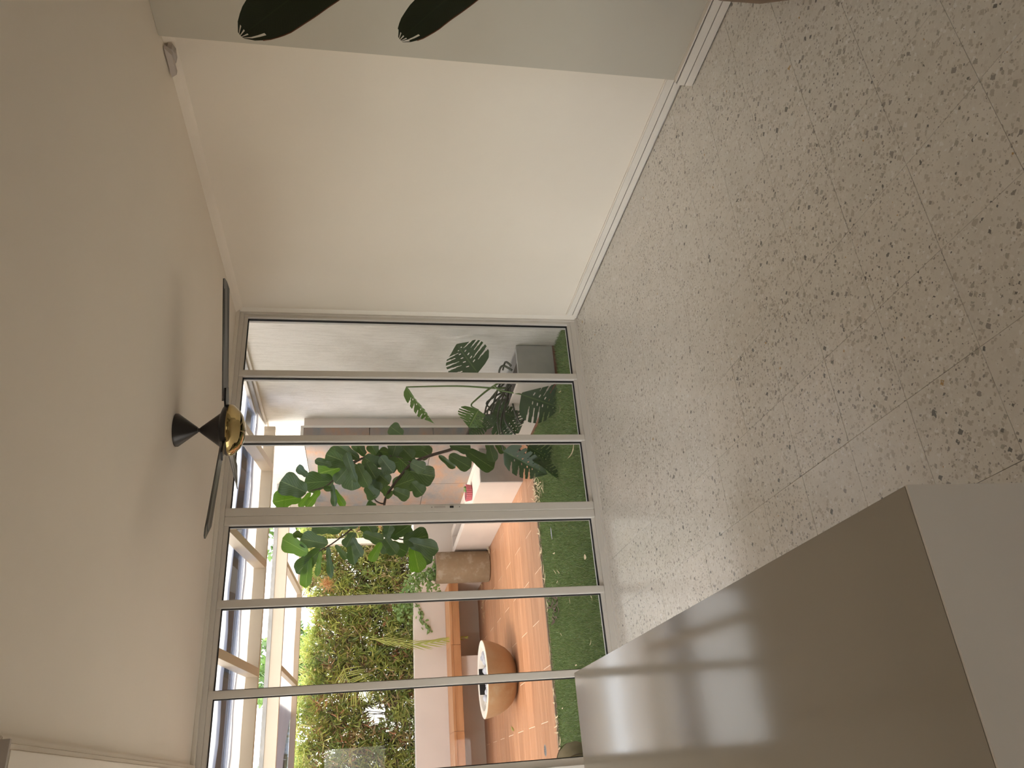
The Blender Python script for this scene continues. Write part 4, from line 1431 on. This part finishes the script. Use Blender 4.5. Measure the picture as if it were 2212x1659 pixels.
for k in range(40):
    q = on(rnd.uniform(1158, 1175), rnd.uniform(1040, 1088), 'Z', 0.02)
    o = fallen('dry_leaf', q.x, q.y, 0.016 + rnd.uniform(0, 0.03), rnd.uniform(0.07, 0.13), rnd.uniform(0.007, 0.014), rnd.uniform(0, 6.28), M['dry_leaf'], rnd.uniform(0.0, 1.2), 150 + k)
    tag(o, 'thin dry leaf in the heap on the grass by the middle stile', 'leaf', 'heap of dry leaves by the stile')
for k in range(16):
    q = on(rnd.uniform(1186, 1208), rnd.uniform(1284, 1352), 'Z', 0.02)
    o = fallen('dark_leaf', q.x, q.y, 0.016, rnd.uniform(0.06, 0.12), rnd.uniform(0.018, 0.03), rnd.uniform(0, 6.28), M['dark_debris'], rnd.uniform(0.2, 1.4), 250 + k)
    tag(o, 'dark shrivelled leaf in the clump on the grass edge', 'leaf', 'dark leaves in a clump on the grass')
for k in range(22):
    xx = rnd.uniform(0.3, 2.9)
    yv = rnd.uniform(YW + 0.2, DY0 - 0.25)
    o = fallen('dry_leaf', xx, yv, 0.016, rnd.uniform(0.05, 0.10), rnd.uniform(0.007, 0.012), rnd.uniform(0, 6.28), M['dry_leaf'], rnd.uniform(0.0, 0.5), 350 + k)
    tag(o, 'small dry leaf scattered on the open grass', 'leaf', 'scattered dry leaves on the grass')
for k in range(34):
    if k < 18:
        q = Vector((rnd.uniform(2.40, 2.78), rnd.uniform(10.22, 10.44), 0.0))
        if (q - Vector((CYX, CYY, 0))).length < CYR + 0.03:
            q = Vector((rnd.uniform(2.66, 2.74), rnd.uniform(9.93, 9.98), 0))
    else:
        q = Vector((rnd.uniform(1.9, 2.45), 10.74 + rnd.uniform(-0.05, 0.03), 0.0))
    o = fallen('dry_leaf', q.x, q.y, 0.001 + rnd.uniform(0, 0.03), rnd.uniform(0.08, 0.15), rnd.uniform(0.008, 0.014), rnd.uniform(0, 6.28), M['dry_leaf'], rnd.uniform(0.1, 1.0), 450 + k)
    tag(o, 'dry leaf swept against the round planter and bench', 'leaf', 'dry leaves beside the round planter')


# ================================================================== hedge, palms and trees beyond the wall
def leaf_cloud(name, centres, n_per, Lr, wr, pal, probs, parent=None, mat=None, updir=0.1):
    n = len(centres) * n_per
    c = np.repeat(centres, n_per, axis=0) + rng.normal(0, 0.02, (n, 3))
    d = rng.normal(0, 1, (n, 3))
    d[:, 2] += updir
    d[:, 1] -= 0.35
    d /= np.linalg.norm(d, axis=1, keepdims=True)
    r = rng.normal(0, 1, (n, 3))
    s = np.cross(d, r)
    s /= np.linalg.norm(s, axis=1, keepdims=True)
    L = rng.uniform(*Lr, (n, 1))
    W_ = rng.uniform(*wr, (n, 1))
    nn = np.cross(d, s)
    v = np.zeros((n, 4, 3))
    v[:, 0] = c
    v[:, 1] = c + d * L * 0.42 + s * W_ - nn * L * 0.02
    v[:, 2] = c + d * L - nn * L * 0.18
    v[:, 3] = c + d * L * 0.42 - s * W_ - nn * L * 0.02
    ci = np.repeat(rng.choice(len(pal), len(centres), p=probs), n_per)
    cl = np.array(pal)[ci] * rng.uniform(0.75, 1.25, (n, 1))
    return np_tris(name, v, cl, mat or M['hedge'], parent)


NC = 3500
hx = rng.uniform(-1.4, 4.6, NC)
hy = 11.74 + np.abs(rng.normal(0, 0.17, NC))
topz = 2.44 + 0.09 * np.sin(2.2 * hx) + 0.05 * np.sin(7.0 * hx + 1)
hz = 0.70 + (topz - 0.70) * rng.uniform(0, 1, NC) ** 0.95
# a few thin places where the sky shows through
thin = np.ones(NC, bool)
for (gx, gz, gr) in ((1.22, 1.62, 0.12), (0.95, 1.45, 0.15), (1.55, 1.45, 0.06), (2.30, 1.35, 0.05), (0.75, 1.20, 0.07)):
    thin &= ~((np.hypot(hx - gx, (hz - gz)) < gr) & (rng.uniform(0, 1, NC) < 0.9))
cen = np.stack([hx, hy, hz], 1)[thin]
hp = [(0.46, 0.48, 0.12), (0.33, 0.40, 0.10), (0.60, 0.55, 0.19), (0.21, 0.28, 0.075), (0.56, 0.40, 0.21), (0.48, 0.23, 0.13), (0.16, 0.11, 0.06)]
hd = thing('bamboo_hedge', 'dense yellow-green bamboo hedge behind the low white wall', 'hedge', (1.5, 11.9, -0.2), kind='stuff')
o = leaf_cloud('foliage', cen, 9, (0.09, 0.19), (0.007, 0.0125), hp, [0.27, 0.24, 0.13, 0.16, 0.10, 0.05, 0.05], hd)
o['kind'] = 'stuff'
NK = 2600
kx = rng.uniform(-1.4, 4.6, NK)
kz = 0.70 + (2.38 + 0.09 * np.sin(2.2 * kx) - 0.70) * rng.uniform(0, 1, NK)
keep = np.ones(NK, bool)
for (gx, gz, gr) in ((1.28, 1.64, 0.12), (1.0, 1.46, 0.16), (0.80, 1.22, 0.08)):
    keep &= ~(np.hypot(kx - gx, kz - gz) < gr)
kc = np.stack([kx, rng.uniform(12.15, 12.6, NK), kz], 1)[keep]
o = leaf_cloud('inner_foliage', kc, 9, (0.10, 0.20), (0.010, 0.018), [(0.10, 0.085, 0.04), (0.16, 0.15, 0.06), (0.20, 0.12, 0.07)], [0.4, 0.4, 0.2], hd)  # dark colours carry the shade inside the hedge
o['kind'] = 'stuff'
# feathery fringe along the top
NT = 420
fx = rng.uniform(-1.4, 4.4, NT)
cen2 = np.stack([fx, 11.70 + np.abs(rng.normal(0, 0.15, NT)), 2.44 + 0.09 * np.sin(2.2 * fx) + 0.05 * np.sin(7 * fx + 1) + rng.uniform(-0.08, 0.06, NT)], 1)
o = leaf_cloud('top_foliage', cen2, 9, (0.10, 0.19), (0.005, 0.009), hp[:3], [0.45, 0.35, 0.2], hd, updir=0.5)
o['kind'] = 'stuff'
vsx, fs = [], []
rnd = random.Random(31)
for k in range(90):
    xx = rnd.uniform(-1.4, 4.5)
    yv = 12.0 + abs(rnd.gauss(0, 0.25))
    lean = rnd.uniform(-0.25, 0.25)
    a, b_ = tube_data([(xx, yv, -0.2), (xx + lean * 0.4, yv, 1.1), (xx + lean, yv - 0.05, rnd.uniform(1.8, 2.4))], [0.008, 0.007, 0.003], 5)
    o0 = len(vsx)
    vsx += a
    fs += [[q + o0 for q in f] for f in b_]
o = pymesh('canes', vsx, fs, M['bark'], hd, True)
o['kind'] = 'stuff'


def palm(root, pts, nleaf, Lmax, spread, seed, hang=0.4, t0=0.12):
    rnd = random.Random(seed)
    pp = smooth_path(pts, 8)
    tube('midrib', pts, 0.007, M['palm'], root, 0.0025, seg=6, sub=6)
    n = len(pp)
    for k in range(nleaf):
        t = t0 + (1 - t0) * k / nleaf
        i = min(n - 2, int(t * (n - 1)))
        c = pp[i]
        ax = (pp[i + 1] - pp[i]).normalized()
        nr = toward_camera(c, 0.2, 0.3)
        side = ax.cross(nr).normalized()
        for sg in (-1, 1):
            L = Lmax * math.sin(math.pi * min(1, 0.25 + t * 0.72)) * rnd.uniform(0.85, 1.1)
            d = (ax * (1.0 - spread) + side * sg * spread + Vector((0, 0, -hang))).normalized()
            v, f, u = leaf_grid(c, c + d * L, 0.016, nr, [(0, 0.5), (0.3, 1.0), (0.7, 0.8), (1, 0.05)], 5, 1, 0.15, 0.2, 0, 1, None, 0, k)
            pymesh('leaflet', v, f, M['palm'], root, True, u)


pa = thing('palm_frond', 'single yellow-green palm frond hanging over the low wall', 'plant', tuple(on(806, 1382, 'Y', 11.30)))
palm(pa, [on(800, 1380, 'Y', 11.55), on(840, 1386, 'Y', 11.30), on(900, 1392, 'Y', 11.10), on(955, 1384, 'Y', 10.95), on(1012, 1376, 'Y', 10.86)], 15, 0.30, 0.26, 3, 0.35)
pc = thing('palm_frond', 'feathery green palm frond poking out of the hedge', 'plant', tuple(on(745, 1470, 'Y', 11.45)))
palm(pc, [on(742, 1440, 'Y', 11.7), on(752, 1470, 'Y', 11.55), on(775, 1492, 'Y', 11.45), on(805, 1500, 'Y', 11.42)], 16, 0.30, 0.75, 5, 0.25)
bt = thing('flower_tuft', 'orange-brown dry tuft at the right end of the hedge', 'plant', tuple(on(706, 1262, 'Y', 11.55)))
q = on(708, 1263, 'Y', 11.58)
o = leaf_cloud('tuft', np.repeat(np.array([[q.x, q.y, q.z]]), 10, axis=0) + rng.normal(0, 0.03, (10, 3)), 12, (0.08, 0.15), (0.004, 0.007), [(0.62, 0.33, 0.14), (0.50, 0.25, 0.10)], [0.5, 0.5], bt)

for k, (tx_, ty_, tz_, rr, lab) in enumerate(((-0.2, 17.5, 3.1, 1.05, 'leafy green tree seen through the roof slot at left'), (2.6, 19.5, 3.3, 1.1, 'distant green tree behind the hedge at the right'), (5.6, 17.0, 3.0, 1.3, 'broad green tree beyond the stone wall'))):
    te = thing('garden_tree', lab, 'tree', (tx_, ty_, -0.2))
    n = 420
    dd = rng.normal(0, 1, (n, 3))
    dd /= np.linalg.norm(dd, axis=1, keepdims=True)
    cen3 = np.array([tx_, ty_, tz_]) + dd * rr * rng.uniform(0.4, 1.0, (n, 1)) * np.array([1, 1, 0.8])
    o = leaf_cloud('crown', cen3, 9, (0.12, 0.22), (0.03, 0.055), [(0.16, 0.26, 0.07), (0.22, 0.32, 0.10), (0.11, 0.18, 0.06)], [0.4, 0.3, 0.3], te)
    o['kind'] = 'stuff'
    tube('trunk', [(tx_, ty_, -0.2), (tx_ + 0.1, ty_, tz_ * 0.5), (tx_, ty_, tz_)], 0.12, M['bark'], te, 0.05)

for o in EMPT:
    if '_loc' in o:
        del o['_loc']
